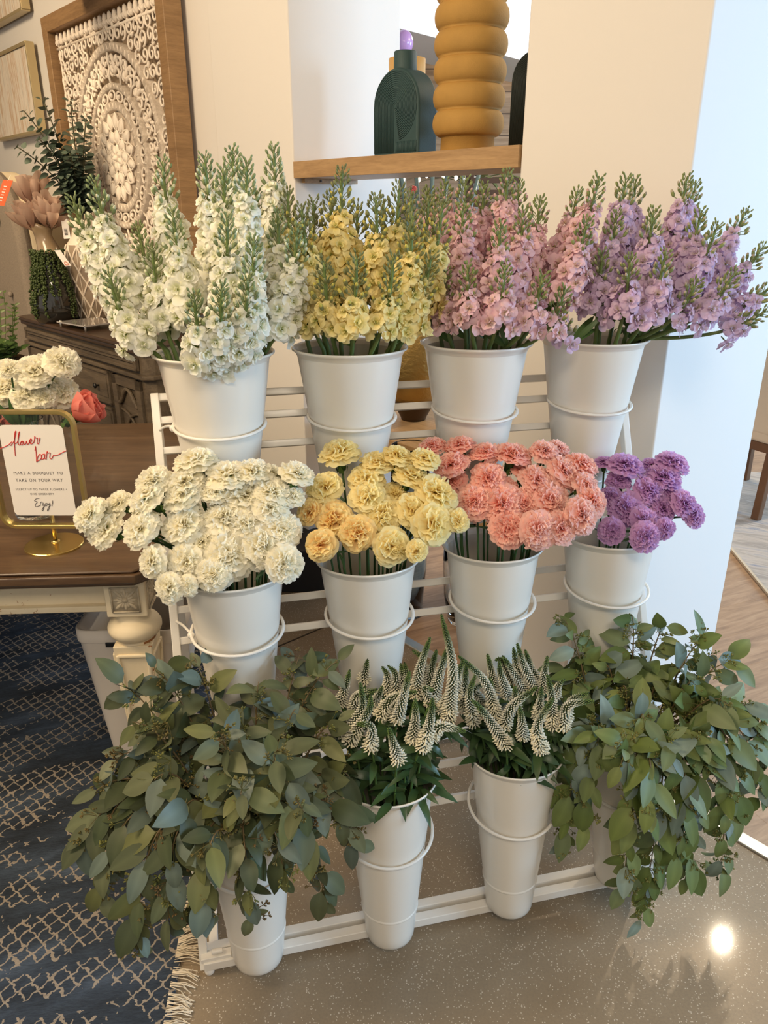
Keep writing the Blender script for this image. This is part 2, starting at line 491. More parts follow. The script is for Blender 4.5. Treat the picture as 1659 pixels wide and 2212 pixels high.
BH = 0.42
RIMR = {3: 0.125, 2: 0.113, 1: 0.105}
TILT = {3: 0.5, 2: 3.5, 1: 4.0}
BUCK = {}
BLAB = {
 (3, 0): 'white metal bucket holding the white stock', (3, 1): 'white metal bucket holding the yellow stock',
 (3, 2): 'white metal bucket holding the pink stock', (3, 3): 'white metal bucket holding the lavender stock beside the pillar',
 (2, 0): 'white metal bucket holding the white carnations beside the table', (2, 1): 'white metal bucket holding the yellow carnations',
 (2, 2): 'white metal bucket holding the pink carnations', (2, 3): 'white metal bucket holding the purple carnations',
 (1, 0): 'white floor-level bucket nearest the blue rug, under eucalyptus', (1, 1): 'white floor-level bucket of white veronica, beside the eucalyptus nearest the rug',
 (1, 2): 'white floor-level bucket of white veronica, between veronica and green eucalyptus', (1, 3): 'white floor-level bucket at the rack end near the pillar, under eucalyptus'}
for row in (3, 2, 1):
    for k in range(4):
        t = R(TILT[row]); ax = ZZ * math.cos(t) + RN * math.sin(t)
        rr = RIMR[row]
        if row == 1: base = np.array([*BASE1[k], 0.0392])
        else: base = ring_center(row, k) + RN * 0.008 + ax * ({3: 0.15, 2: 0.131}[row] - BH)
        rim = base + ax * BH
        BUCK[row, k] = (base, ax, rim, rr)
        rb = 0.0525; rbody = rr * 0.925
        th = thing('flower_bucket', BLAB[row, k], 'bucket', base, 'white flower buckets on the rack')
        def rad(z): return rb + (rbody - rb) * (z / BH)
        b = MB()
        prof = [(0.001, 0.004), (rb - 0.006, 0.0), (rb - 0.001, 0.003), (rb, 0.008)]
        hz = 0.085
        for z in np.linspace(0.01, BH - 0.014, 22): prof.append((rad(z), z))
        b.lathe(prof, 56, origin=base, axis=ax)
        b.lathe([(rad(z) - 0.0016, z) for z in np.linspace(BH - 0.012, 0.01, 12)] + [(0.001, 0.008)], 48, origin=base, axis=ax)
        part('body', b, M['bucket'], th, smooth=True)
        b = MB(); b.lathe([(rad(BH - .014) - 0.0016, BH - 0.012), (rbody + 0.002, BH - 0.004), (rr - 0.002, BH + 0.0015), (rr, BH), (rr - 0.0003, BH - 0.003), (rbody + 0.003, BH - 0.007), (rad(BH - .014), BH - 0.016)], 64, origin=base, axis=ax)
        part('rolled_rim', b, M['bucket'], th, smooth=True)
        b = MB(); b.lathe([(rad(hz - .004), hz - 0.004), (rad(hz) + 0.0016, hz - 0.001), (rad(hz) + 0.0016, hz + 0.001), (rad(hz + .004), hz + 0.004)], 56, origin=base, axis=ax)
        part('bead', b, M['bucket'], th, smooth=True)
# ------------------------------------------------------------------ flowers: shared shapes
def lerp(a, b, t): return np.asarray(a) * (1 - t) + np.asarray(b) * t
def petal(b, r0, R_, elev, curl, az, halfw, frill, teeth, cin, cout, na=9, nr=6, rs=nrs, cup=0.0, z0=0.0, rnd_tip=False):
    """a fan petal that rises at elev and curls outwards; colour runs from the heart (cin) to the edge (cout)"""
    P = np.zeros((nr, na, 3)); C = np.zeros((nr, na, 4))
    ph = rs.uniform(0, 6.28); k = rs.uniform(5, 9); ph2 = rs.uniform(0, 6.28)
    jag = rs.uniform(-1, 1, na) * teeth
    for i in range(nr):
        t = i / (nr - 1)
        el = elev + curl * t * t
        for j in range(na):
            s = (j / (na - 1)) * 2 - 1
            rr = r0 + (R_ - r0) * t
            if rnd_tip: rr = r0 + (R_ - r0) * t * (1 - 0.32 * s ** 4 * t)
            if i == nr - 1: rr *= 1 + jag[j]
            w = halfw * (0.35 + 0.65 * t ** 0.7) if not rnd_tip else halfw * (0.4 + 0.6 * math.sin(min(1, t * 1.15) * 1.7))
            a = s * w
            f = frill * t ** 1.6 * (math.sin(k * s + ph) + 0.6 * math.sin(2.3 * k * s + ph2))
            out = rr * math.cos(el); up = rr * math.sin(el) + z0
            loc = np.array([out * math.cos(a), rr * math.sin(a), up])
            loc += f * np.array([-math.sin(el), 0, math.cos(el)]) + cup * s * s * t * np.array([-math.sin(el), 0, math.cos(el)])
            P[i, j] = rotz(loc, az)
            C[i, j, :3] = lerp(cin, cout, t ** 1.3); C[i, j, 3] = 1
    b.grid(P, 0, C)

def frilled(b, d, roll, width, length, frill, teeth, curl, cin, cout, cedge, rs, na=16, nr=7, r0=0.05):
    """one crinkled petal standing along d: a fan that opens to a fringed, waved edge and rolls over sideways"""
    d = unit(d); F0 = frame_from(d); x = F0[:, 0] * math.cos(roll) + F0[:, 1] * math.sin(roll); y = np.cross(d, x)
    k1, k2, p1, p2 = rs.uniform(3, 5.5), rs.uniform(7, 10), rs.uniform(0, 6.28), rs.uniform(0, 6.28)
    jag = rs.uniform(-1, 1, na) * teeth
    P = np.zeros((nr, na, 3)); C = np.ones((nr, na, 4))
    for i in range(nr):
        t = i / (nr - 1)
        for j in range(na):
            s_ = j / (na - 1) * 2 - 1
            l = r0 + (length - r0) * t * (1 - .16 * s_ * s_) + (jag[j] if i == nr - 1 else 0)
            w = width * s_ * (.18 + .82 * t ** .8)
            f = frill * t ** 1.3 * (math.sin(k1 * s_ + p1) + .45 * math.sin(k2 * s_ + p2)) + curl * t * t
            P[i, j] = d * (l - .35 * abs(curl) * t ** 3) + x * w + y * f
            c = lerp(cin, cout, min(1, t * 1.5)); C[i, j, :3] = lerp(c, cedge, max(0, t * 2.2 - 1.2))
    b.grid(P, 0, C)
def carnation_mesh(name, cin, cout, cedge, rs, loose=False):
    b = MB()
    n = 40 if loose else 66
    for i in range(n):
        f = (i + .5) / n
        el = math.asin(min(1, f ** .85)) * .98 + .06; az = i * 2.39996 + rs.uniform(-.25, .25)
        d = np.array([math.cos(el) * math.cos(az), math.cos(el) * math.sin(az), math.sin(el)])
        ln = lerp(.98, .66, math.sin(el) ** 1.5) * rs.uniform(.9, 1.06)
        sh = rs.uniform(.94, 1.05)
        frilled(b, d, rs.uniform(0, 6.28), (.40 if loose else .30) * rs.uniform(.85, 1.2), ln, .05 if loose else .065, .022 if loose else .05, rs.uniform(-.22, .22), np.asarray(cin) * sh, np.asarray(cout) * sh, cedge, rs)
    for q, (m_, el, r_, cu) in enumerate(((8, -.02, 1.04, -.28), (8, .22, 1.0, -.28), (7, .48, .93, -.3))):
        off = rs.uniform(0, 6)
        for i in range(m_):
            petal(b, .06, r_ * rs.uniform(.9, 1.08), el + rs.uniform(-.12, .12), cu + rs.uniform(-.15, .15), off + i * 6.283 / m_ + rs.uniform(-.15, .15), (.60 if loose else .50) * rs.uniform(.9, 1.15), .05, .03 if loose else .055, lerp(cin, cout, .5), lerp(cout, cedge, .6), 11, 6, rs, 0, -.03, loose)
    b.v = [v * np.array([1.0, 1.0, .80]) for v in b.v]
    return b.mesh(name, M['petal'])
def lc(r, g, b): return np.array(lin(r, g, b)[:3])
CARN = {
 'white': [carnation_mesh('white_bloom', lc(252, 240, 194), lc(254, 249, 226), lc(255, 253, 242), nrs) for _ in range(4)],
 'yellow': [carnation_mesh('yellow_bloom', lc(246, 214, 128), lc(252, 236, 172), lc(254, 246, 200), nrs, True) for _ in range(3)]
        + [carnation_mesh('apricot_bloom', lc(244, 188, 108), lc(250, 216, 146), lc(252, 240, 186), nrs, True) for _ in range(2)],
 'pink': [carnation_mesh('pink_bloom', lc(250, 158, 140), lc(253, 190, 172), lc(254, 218, 206), nrs) for _ in range(3)]
        + [carnation_mesh('pale_pink_bloom', lc(246, 166, 152), lc(250, 194, 180), lc(253, 222, 212), nrs) for _ in range(2)],
 'purple': [carnation_mesh('purple_bloom', lc(196, 134, 190), lc(208, 158, 210), lc(224, 188, 228), nrs) for _ in range(4)]}
def calyx_mesh():
    b = MB()
    g0, g1 = lc(60, 92, 42), lc(98, 128, 62)
    b.lathe([(0.03, -0.95), (0.10, -0.90), (0.20, -0.78), (0.23, -0.55), (0.24, -0.25), (0.28, -0.02), (0.2, 0.02)], 12, col=np.append(g0, 1))
    for i in range(5):
        a = i * 6.283 / 5
        P = np.array([[rotz([0.25, w, -0.1], a), rotz([0.33, w * 0.7, 0.08], a), rotz([0.40, 0, 0.2], a)] for w in (-0.13, 0, 0.13)])
        b.grid(P, 0, np.append(g1, 1))
    for i in range(4):
        a = i * 1.57 + .4
        b.grid(np.array([[rotz([0.2, w, -0.95], a), rotz([0.27, w * .9, -0.75], a), rotz([0.26, 0, -0.55], a)] for w in (-0.12, 0.0, 0.12)]), 0, np.append(g1 * .9, 1))
    return b.mesh('calyx', M['stem'])
CALYX = calyx_mesh()

def floret_mesh(name, cin, cout, heart, rs):
    b = MB()
    for n, el, r, cu, hw in ((5, 0.05, 1.0, -0.25, 0.62), (5, 0.35, 0.86, -0.2, 0.6), (4, 0.8, 0.66, -0.1, 0.6), (3, 1.2, 0.5, 0.1, 0.6)):
        off = rs.uniform(0, 6)
        for i in range(n):
            sh = rs.uniform(0.93, 1.05)
            petal(b, 0.05, r * rs.uniform(0.85, 1.12), el + rs.uniform(-.22, .22), cu + rs.uniform(-.3, .3), off + i * 6.283 / n + rs.uniform(-.3, .3), hw * rs.uniform(.85, 1.15), 0.05, 0.02,
                  lerp(heart, cin, 0.35) if el > .7 else np.asarray(cin) * sh, np.asarray(cout) * sh, 7, 5, rs, rs.uniform(-.1, .16), 0, True)
    b.ball((0, 0, 0.12), 0.09, 0.09, 0.14, n=6, m=5, col=np.append(heart, 1))
    b.tube([(0, 0, -0.75), (0.03, 0, -0.3), (0, 0, 0.02)], [0.05, 0.06, 0.12], 6, col=np.append(lc(140, 158, 92), 1))
    return b.mesh(name, M['floret'])
HEART = lc(176, 186, 96)
FLO = {
 'white': [floret_mesh('white_floret', lc(246, 244, 214), lc(255, 254, 247), HEART, nrs) for _ in range(4)],
 'yellow': [floret_mesh('yellow_floret', lc(248, 230, 146), lc(253, 240, 182), HEART, nrs) for _ in range(4)],
 'pink': [floret_mesh('pink_floret', lc(244, 216, 216), lc(243, 210, 220), lc(190, 184, 110), nrs) for _ in range(4)],
 'lavender': [floret_mesh('lavender_floret', lc(236, 214, 228), lc(228, 204, 230), lc(186, 182, 116), nrs) for _ in range(4)]}
def bud_cluster(name, green, tipc, rs, n=34, length=0.105, spread=0.019):
    b = MB()
    b.tube([(0, 0, -0.005), (0, 0, length * .5), (0, 0, length * .93)], [0.0036, 0.0026, 0.0014], 6, col=np.append(lc(138, 150, 92), 1))
    for i in range(n):
        t = (i + rs.uniform(0, .6)) / n
        a = i * 2.4 + rs.uniform(-.3, .3)
        z = length * (0.02 + 0.93 * t ** 0.75)
        r = spread * (1 - 0.62 * t) * rs.uniform(.7, 1.25)
        sz = lerp(0.0082, 0.0040, t ** .8) * rs.uniform(.85, 1.15)
        p = np.array([r * math.cos(a), r * math.sin(a), z + r * 0.7])
        b.tube([(0, 0, z - 0.006), p * [.6, .6, 1] - [0, 0, .004], p], 0.0008, 4, col=np.append(lc(140, 150, 98), 1), caps=False)
        d = unit([math.cos(a) * .55, math.sin(a) * .55, 1])
        Mx = frame_from(d)
        base = np.asarray(green) * rs.uniform(.8, 1.2)
        b.ball(p + d * sz * .8, sz * .52, sz * .52, sz, Mx, 7, 6, col=np.append(base, 1))
        if t < 0.45: b.ball(p + d * sz * 1.35, sz * .46, sz * .46, sz * .75, Mx, 7, 5, col=np.append(lerp(base, tipc, .85), 1))
    return b.mesh(name, M['bud'])
BUDS = {
 'white': [bud_cluster('white_stock_buds', lc(150, 164, 114), lc(238, 238, 206), nrs) for _ in range(3)],
 'yellow': [bud_cluster('yellow_stock_buds', lc(136, 138, 90), lc(222, 206, 96), nrs, 36, 0.125, 0.022) for _ in range(3)],
 'pink': [bud_cluster('pink_stock_buds', lc(140, 152, 92), lc(222, 176, 176), nrs, 26, 0.085) for _ in range(3)],
 'lavender': [bud_cluster('lavender_stock_buds', lc(142, 152, 94), lc(206, 190, 170), nrs, 26, 0.085) for _ in range(3)]}

def blade(b, p, d, nrm, L, W, col, fold=0.12, bend=0.0, nl=7, mat=0, tipcol=None, shape=1.0, nw=4):
    """one leaf: from p along d, face nrm, ovate outline with a mid-vein fold and a bend towards -nrm"""
    d = unit(d); nrm = unit(np.asarray(nrm) - d * np.dot(nrm, d)); sd = np.cross(d, nrm)
    P = np.zeros((nl, nw + 1, 3)); C = np.zeros((nl, nw + 1, 4)); C[..., 3] = 1
    for i in range(nl):
        t = i / (nl - 1)
        w = W * 0.5 * (math.sin(math.pi * min(1, t ** 0.78 * 1.0)) ** 0.8) * shape + 0.0004
        ang = bend * t
        c = np.asarray(p) + L * t * (d * math.cos(ang * .6) - nrm * math.sin(ang * .6))
        for j in range(nw + 1):
            s = j / nw * 2 - 1
            P[i, j] = c + sd * w * s + nrm * (abs(s) * w * fold)
            cc = np.asarray(col) * (1.18 if j == nw // 2 else 1.0)
            if tipcol is not None: cc = lerp(cc, tipcol, max(0, t * 1.4 - .7) + 0.25 * abs(s) ** 3)
            C[i, j, :3] = cc
    b.grid(P, mat, C)

# ------------------------------------------------------------------ carnations (row 2): heads where they stand, top row first, each row left to right
WHITE = [[(423, 981, 95), (495, 1012, 100), (548, 1006, 80), (595, 1018, 62), (645, 1012, 80)],
         [(325, 1028, 84), (394, 1030, 90), (463, 1052, 70), (529, 1056, 100), (597, 1052, 92), (633, 1062, 60)],
         [(184, 1103, 84), (247, 1081, 66), (307, 1064, 94), (388, 1058, 92), (586, 1087, 80)],
         [(216, 1137, 90), (294, 1134, 90), (388, 1124, 100), (479, 1109, 96), (532, 1122, 78), (614, 1137, 88)],
         [(432, 1166, 66), (573, 1172, 104)],
         [(319, 1213, 72), (394, 1213, 90), (495, 1197, 108), (620, 1219, 84)],
         [(357, 1272, 70), (401, 1266, 48), (457, 1244, 78)]]
YELLOW = [[(731, 965, 88), (815, 989, 74), (862, 975, 70), (922, 982, 66)],
          [(697, 1044, 82), (791, 1024, 80), (858, 1060, 60), (892, 1017, 80)],
          [(664, 1100, 64), (795, 1066, 80), (901, 1098, 84), (951, 1056, 100)],
          [(716, 1118, 82), (830, 1108, 86), (944, 1130, 98), (996, 1122, 56)],
          [(687, 1178, 74), (768, 1152, 82), (850, 1182, 84), (905, 1190, 50)]]
PINK = [[(930, 956, 64), (991, 952, 70), (1046, 967, 68), (1110, 970, 84), (1179, 965, 66), (1210, 962, 56), (1263, 995, 76)],
        [(971, 992, 78), (1057, 1025, 80), (1138, 1012, 60), (1229, 1011, 84)],
        [(974, 1034, 62), (1092, 1046, 56), (1171, 1030, 84), (1275, 1043, 66)],
        [(1024, 1078, 82), (1088, 1083, 92), (1137, 1084, 66), (1199, 1074, 92), (1290, 1078, 74)],
        [(1102, 1140, 84), (1168, 1147, 84), (1163, 1100, 56), (1222, 1138, 76), (1268, 1112, 82)]]
PURPLE = [[(1303, 992, 44), (1355, 994, 78), (1413, 998, 52), (1458, 990, 72)],
          [(1338, 1030, 56), (1440, 1021, 78)],
          [(1321, 1066, 48), (1409, 1052, 74), (1458, 1062, 46)],
          [(1357, 1091, 80), (1441, 1094, 62), (1487, 1083, 66), (1508, 1110, 56)],
          [(1321, 1146, 58), (1398, 1126, 66), (1400, 1160, 66), (1444, 1143, 48)]]
def carnation_bunch(rows, color, key, bunch, phrase):
    base, ax, rim, rr = BUCK[key]
    allh = [h for r_ in rows for h in r_]
    ys = [h[1] for h in allh]; ymin, ymax = min(ys), max(ys)
    cx = np.mean([h[0] for h in allh])
    for ri, row in enumerate(rows):
        rown = ['top row', 'second row down', 'third row down', 'fourth row down', 'fifth row down', 'sixth row down', 'lowest row'][ri if ri < len(rows) - 1 else 6]
        for ci, (x, y, s) in enumerate(row):
            f = (y - ymin) / (ymax - ymin)
            fy = rim[1] + lerp(0.035, -0.14, f) + rnd.uniform(-.010, .010) + (0.02 if s < 66 and f < .85 else 0)
            p = at_y(x, y, fy)
            depth = p[1] * math.cos(PITCH) + (CAMH - p[2]) * math.sin(PITCH)
            rad = s * depth / FPX / 2 * 1.04
            if len(row) == 1: pos = 'alone in the ' + rown
            elif ci == 0: pos = 'left end of the ' + rown
            elif ci == len(row) - 1: pos = 'right end of the ' + rown
            else: pos = ORD[ci] + ' from left in the ' + rown
            # direction: up and outwards from the bunch, tipping to the viewer low down
            q = rim + ax * 0.02
            out = p - q
            d = unit(out * [1.0, 1.0, 0.4]) * (0.35 + 0.75 * f) + ZZ * (1.0 - 0.5 * f) + np.array([0, -0.75, 0.0]) * (0.15 + 0.85 * f)
            d = unit(d + nrs.uniform(-.16, .16, 3))
            foot = base + ax * 0.17 + rr * 0.35 * unit(out * [1, 1, 0]) * min(1, np.linalg.norm(out[:2]) / 0.1)
            lim = rim + (rr * 0.74) * unit(out * [1, 1, 0]) * min(1, np.linalg.norm(out[:2]) / 0.12)
            t = thing('carnation', f'{phrase}, {pos} of the {bunch} bunch', 'carnation', foot, f'{bunch} carnations in one bucket')
            Mx = frame_from(d, nrs.uniform(-1, 1, 3))
            me = CARN[color][rnd.randrange(len(CARN[color]))]
            if color == 'pink': me = CARN['pink'][3 + rnd.randrange(2)] if x > 1140 and rnd.random() < .7 else CARN['pink'][rnd.randrange(3)]
            if color == 'yellow': me = CARN['yellow'][3 + rnd.randrange(2)] if (f > .45 and x < 870 and rnd.random() < .8) else CARN['yellow'][rnd.randrange(3)]
            c0 = p - d * rad * 0.30 - foot
            inst('bloom', me, t, m4(Mx, c0, rad))
            inst('calyx', CALYX, t, m4(Mx, c0, rad * 1.05))
            e = p - d * rad * 1.25
            b = MB()
            pts = np.concatenate([bez(foot, (foot + lim) / 2, lim, 4)[:-1], bez(lim, lim + ax * np.linalg.norm(e - lim) * .45 + (e - lim) * .15, e, 8)])
            b.tube(pts, 0.0024, 6, col=np.append(lc(62, 92, 48), 1))
            k = len(pts) - 4
            for sgn in (-1, 1):
                blade(b, pts[k], unit(nrs.uniform(-1, 1, 3) + ZZ * .5 + [sgn * .8, 0, 0]), [0, -1, .3], rnd.uniform(.03, .05), .005, lc(70, 100, 60), bend=.8, nl=5, nw=2)
            part('stem', b, M['stem'], t, smooth=True)
carnation_bunch(WHITE, 'white', (2, 0), 'white', 'cream-white carnation')
carnation_bunch(YELLOW, 'yellow', (2, 1), 'yellow', 'soft yellow carnation')
carnation_bunch(PINK, 'pink', (2, 2), 'pink', 'coral-pink carnation')
carnation_bunch(PURPLE, 'purple', (2, 3), 'purple', 'purple carnation')

# ------------------------------------------------------------------ stock (row 3): (tip x, tip y, depth towards viewer -1..1, share of stalk in flower, where flowers start)
STOCK = {
 'white': (0, [(160, 440, -.2, .52), (208, 405, -.1, .50), (238, 600, .4, .5), (352, 362, -.5, .46), (300, 500, -.6, .4), (443, 352, -.4, .62), (482, 380, .1, .55), (503, 335, -.5, .62), (532, 362, .3, .66), (592, 332, -.6, .55),
                 (556, 425, -.8, .6), (548, 530, .8, .62), (490, 480, .7, .68), (420, 650, 1.1, .55), (478, 630, 1.15, .7), (535, 610, 1.0, .7), (330, 545, .1, .5), (640, 505, .3, .6), (375, 470, .2, .5), (600, 470, -.2, .66)]),
 'yellow': (1, [(622, 420, -.1, .46), (652, 455, .4, .5), (677, 440, -.6, .5), (715, 425, -.3, .52), (738, 375, .1, .52), (772, 450, -.5, .5), (812, 432, .2, .55), (828, 440, -.4, .5), (862, 410, .0, .52), (888, 425, -.5, .5),
                 (890, 470, .5, .56), (925, 440, -.1, .5), (955, 445, .3, .46), (770, 560, .9, .6), (700, 570, .8, .6), (850, 560, .8, .6), (640, 545, .3, .5), (930, 560, .5, .5)]),
 'pink': (2, [(925, 425, -.6, .5), (960, 410, -.5, .6), (1005, 405, -.4, .66), (1045, 415, -.7, .6), (1000, 465, .3, .56), (1095, 388, -.3, .62), (1120, 412, -.6, .6), (1165, 445, -.1, .64), (1080, 500, .6, .5), (1130, 470, .3, .7),
               (1245, 428, -.3, .5), (1290, 400, .0, .50), (1265, 490, .4, .52), (1090, 590, 1.0, .45), (1010, 590, .9, .5), (1170, 610, .9, .5), (1215, 640, .8, .45), (960, 600, .5, .5)]),
 'lavender': (3, [(1350, 398, -.2, .5), (1372, 402, -.5, .52), (1482, 396, -.3, .52), (1500, 410, -.6, .5), (1330, 475, .4, .5), (1410, 470, .5, .6), (1512, 470, .1, .55), (1545, 500, .3, .56), (1605, 470, -.3, .5), (1640, 545, .0, .5),
                   (1662, 622, .1, .5), (1580, 600, .7, .5), (1435, 560, .8, .6), (1360, 570, .8, .5), (1300, 560, .6, .45), (1500, 620, .8, .5), (1640, 680, .5, .46), (1215, 690, .9, .3)])}
def stock_stalk(color, key, tx, ty, dep, share, idx, label, group):
    base, ax, rim, rr = BUCK[key]
    tip = at_y(tx, ty, rim[1] - 0.17 * dep)
    out = (tip - rim) * [1, 1, 0]
    dist = np.linalg.norm(out)
    foot = rim - ax * 0.24 + unit(out) * min(0.035, dist * .3) + nrs.uniform(-.01, .01, 3)
    lim = rim + unit(out) * min(rr * 0.82, dist * 0.55 + 0.01) + nrs.uniform(-.012, .012, 3) * [1, 1, 0]
    # bowed stalk: leaves the rim leaning out and turns upwards near the tip
    L = np.linalg.norm(tip - lim)
    ctrl = lim + (tip - lim) * 0.55 + out * 0.16 - ZZ * 0.03 * min(1, dist / 0.2)
    up = bez(lim, ctrl, tip, 22)
    pts = np.concatenate([[foot], up])
    t = thing('stock_flower', label, 'stock flower', foot, group)
    b = MB(); col = np.append(lc(116, 136, 76), 1)
    rads = np.concatenate([[0.0048], np.linspace(0.0048, 0.0028, 22)])
    b.tube(pts, rads, 7, col=col)
    part('stem', b, M['stem'], t, smooth=True)
    arc = np.concatenate([[0], np.cumsum(np.linalg.norm(np.diff(up, axis=0), axis=1))]); tot = arc[-1]
    def along(s):
        s = min(max(s, 0), tot)
        return np.array([np.interp(s, arc, up[:, j]) for j in range(3)])
    def tang(s): return unit(along(s + .01) - along(s - .01))
    blen = {'white': .085, 'yellow': .11, 'pink': .06, 'lavender': .06}[color]
    me = BUDS[color][idx % 3]
    Bm = frame_from(tang(tot), nrs.uniform(-1, 1, 3))
    s0 = tot - blen
    inst('bud_cluster', me, t, m4(frame_from(unit(tip - along(s0)), nrs.uniform(-1, 1, 3)), along(s0) - foot, 1.0 if color in ('white', 'yellow') else .95))
    top = tot - blen * 0.62
    low = top - share * tot * (1.0 if color == 'white' else .86)
    n = max(8, int((top - low) / 0.0064))
    for i in range(n):
        f = (i + .5) / n
        s = low + (top - low) * f
        a = i * 2.39996 + idx
        c = along(s); tg = tang(s)
        if color != 'white' and f < .6 and c[2] < rim[2] + .05: continue
        Fx = frame_from(tg)
        rdir = Fx[:, 0] * math.cos(a) + Fx[:, 1] * math.sin(a)
        size = 0.0262 * lerp(1.05, .62, f ** 2.2) * rnd.uniform(.88, 1.15)
        r = lerp(0.031, 0.013, f ** 1.8) * rnd.uniform(.75, 1.2)
        d = unit(rdir + tg * (0.15 + .5 * f) + np.array([0, -.25, .1]) + nrs.uniform(-.2, .2, 3))
        inst('floret', FLO[color][rnd.randrange(4)], t, m4(frame_from(d, nrs.uniform(-1, 1, 3)), c + rdir * r - foot, size))
    if idx % 2 == 0:
        for q in range(3 if color in ('pink', 'lavender') else 2):
            b = MB()
            s = tot * rnd.uniform(.01, .22); a = rnd.uniform(0, 6.28)
            d = unit(np.array([math.cos(a), math.sin(a), rnd.uniform(.7, 1.4)]))
            blade(b, along(s), d, [0, -1, .5], rnd.uniform(.07, .11), rnd.uniform(.012, .018), lc(84, 112, 56), bend=rnd.uniform(.4, 1.6), nl=7)
            part('leaf', b, M['leaf'], t, smooth=True)
for color, (k, tips) in STOCK.items():
    back = sorted([q for q in tips if q[2] < 0.35]); front = sorted([q for q in tips if q[2] >= 0.35])
    for nm, lst in (('taller stems', back), ('shorter front stems', front)):
        for ci, q in enumerate(lst):
            pos = 'leftmost' if ci == 0 else 'rightmost' if ci == len(lst) - 1 else ORD[ci] + ' from left'
            stock_stalk(color, (3, k), *q, ci, f'{color} stock spike, {pos} of the {nm} in the {color} bucket', f'{color} stock stems')
# ------------------------------------------------------------------ white veronica (row 1, middle buckets): spike foot, middle and tip of each
V2 = [(110,800,225,640,215,480),(150,835,265,650,280,555),(278,870,280,745,190,730),(335,680,410,575,560,535),(95,600,130,500,155,405),(235,470,250,400,260,340),(378,530,378,440,345,385),(430,540,425,430,378,378),
      (470,520,468,430,458,365),(485,520,490,430,480,360),(300,610,330,550,350,500),(435,700,460,620,512,410),(530,830,545,700,545,575),(590,870,632,720,650,570),(645,800,700,745,850,775),(445,945,412,840,385,745),
      (545,560,575,390,635,210),(615,540,640,410,672,285),(655,570,690,430,742,260),(745,690,768,390,700,72),(705,650,735,560,760,500),(785,560,800,440,835,340),(590,520,590,350,525,288),(640,600,600,520,655,530),
      (180,640,200,560,320,520),(480,470,480,480,478,460)]
V3 = [(1085,855,960,670,880,580),(1075,740,1130,620,1278,505),(895,720,868,560,905,435),(1000,650,1002,550,990,450),(1030,700,960,480,800,320),(1095,560,1055,430,1045,350),(1010,540,1000,420,975,310),(1195,520,1130,420,1065,320),
      (1230,500,1160,420,1130,270),(1265,520,1200,400,1152,245),(1292,500,1240,400,1200,285),(1305,520,1318,420,1335,322),(1365,740,1358,560,1332,430),(1298,885,1275,740,1372,570),(1280,690,1290,600,1300,505),
      (1425,750,1460,620,1618,592),(1440,700,1480,590,1585,540),(1188,805,1180,700,1168,620),(835,640,842,500,850,368),(812,620,822,520,826,432),(1145,640,1142,560,1140,500),(1380,560,1400,500,1438,460),(940,600,900,520,985,485),(1120,470,1060,350,1020,350)]
def spike_mesh(pts, L, rs, openness):
    """pts: dense polyline in world space from foot to tip"""
    b = MB()
    arc = np.concatenate([[0], np.cumsum(np.linalg.norm(np.diff(pts, axis=0), axis=1))]); tot = arc[-1]
    dark, green, white, cream = lc(52, 66, 40), lc(106, 130, 72), lc(246, 243, 226), lc(250, 242, 212)
    r0 = min(0.0150, 0.0100 + tot * 0.04)
    N = int(tot / 0.0036)
    b.tube(pts, np.linspace(r0 * .62, 0.0012, len(pts)), 8, col=np.append(dark, 1))
    for i in range(N):
        f = i / N; s = f * tot
        c = np.array([np.interp(s, arc, pts[:, j]) for j in range(3)])
        tg = unit(np.array([np.interp(min(s + .004, tot), arc, pts[:, j]) for j in range(3)]) - np.array([np.interp(max(s - .004, 0), arc, pts[:, j]) for j in range(3)]))
        Fx = frame_from(tg)
        rr = r0 * (1 - f) ** 0.72 + 0.0014
        n = max(5, int(13 * (1 - f * .55)))
        for k in range(n):
            a = 6.283 * (k + .5 * (i % 2)) / n
            rd = Fx[:, 0] * math.cos(a) + Fx[:, 1] * math.sin(a)
            sz = 0.0023 * (1 - .5 * f)
            if f < openness:
                d = unit(rd + tg * rs.uniform(-.5, .4) + rs.uniform(-.35, .35, 3)); ln = rs.uniform(.0035, .0065)
                col = lerp(white, cream, rs.uniform()) * rs.uniform(.9, 1)
                b.ball(c + rd * (rr * .7) + d * ln * .5, sz * .75, sz * .75, ln, frame_from(d), 5, 4, col=np.append(col, 1))
            else:
                g = min(1, max(0, (f - .58) / .25))
                col = lerp(white * .96, green, g) * rs.uniform(.88, 1.05)
                d = unit(rd + tg * .8)
                b.ball(c + rd * rr * .82, sz * .95, sz * .95, sz * 1.55, frame_from(d), 5, 4, col=np.append(col, 1))
    return b
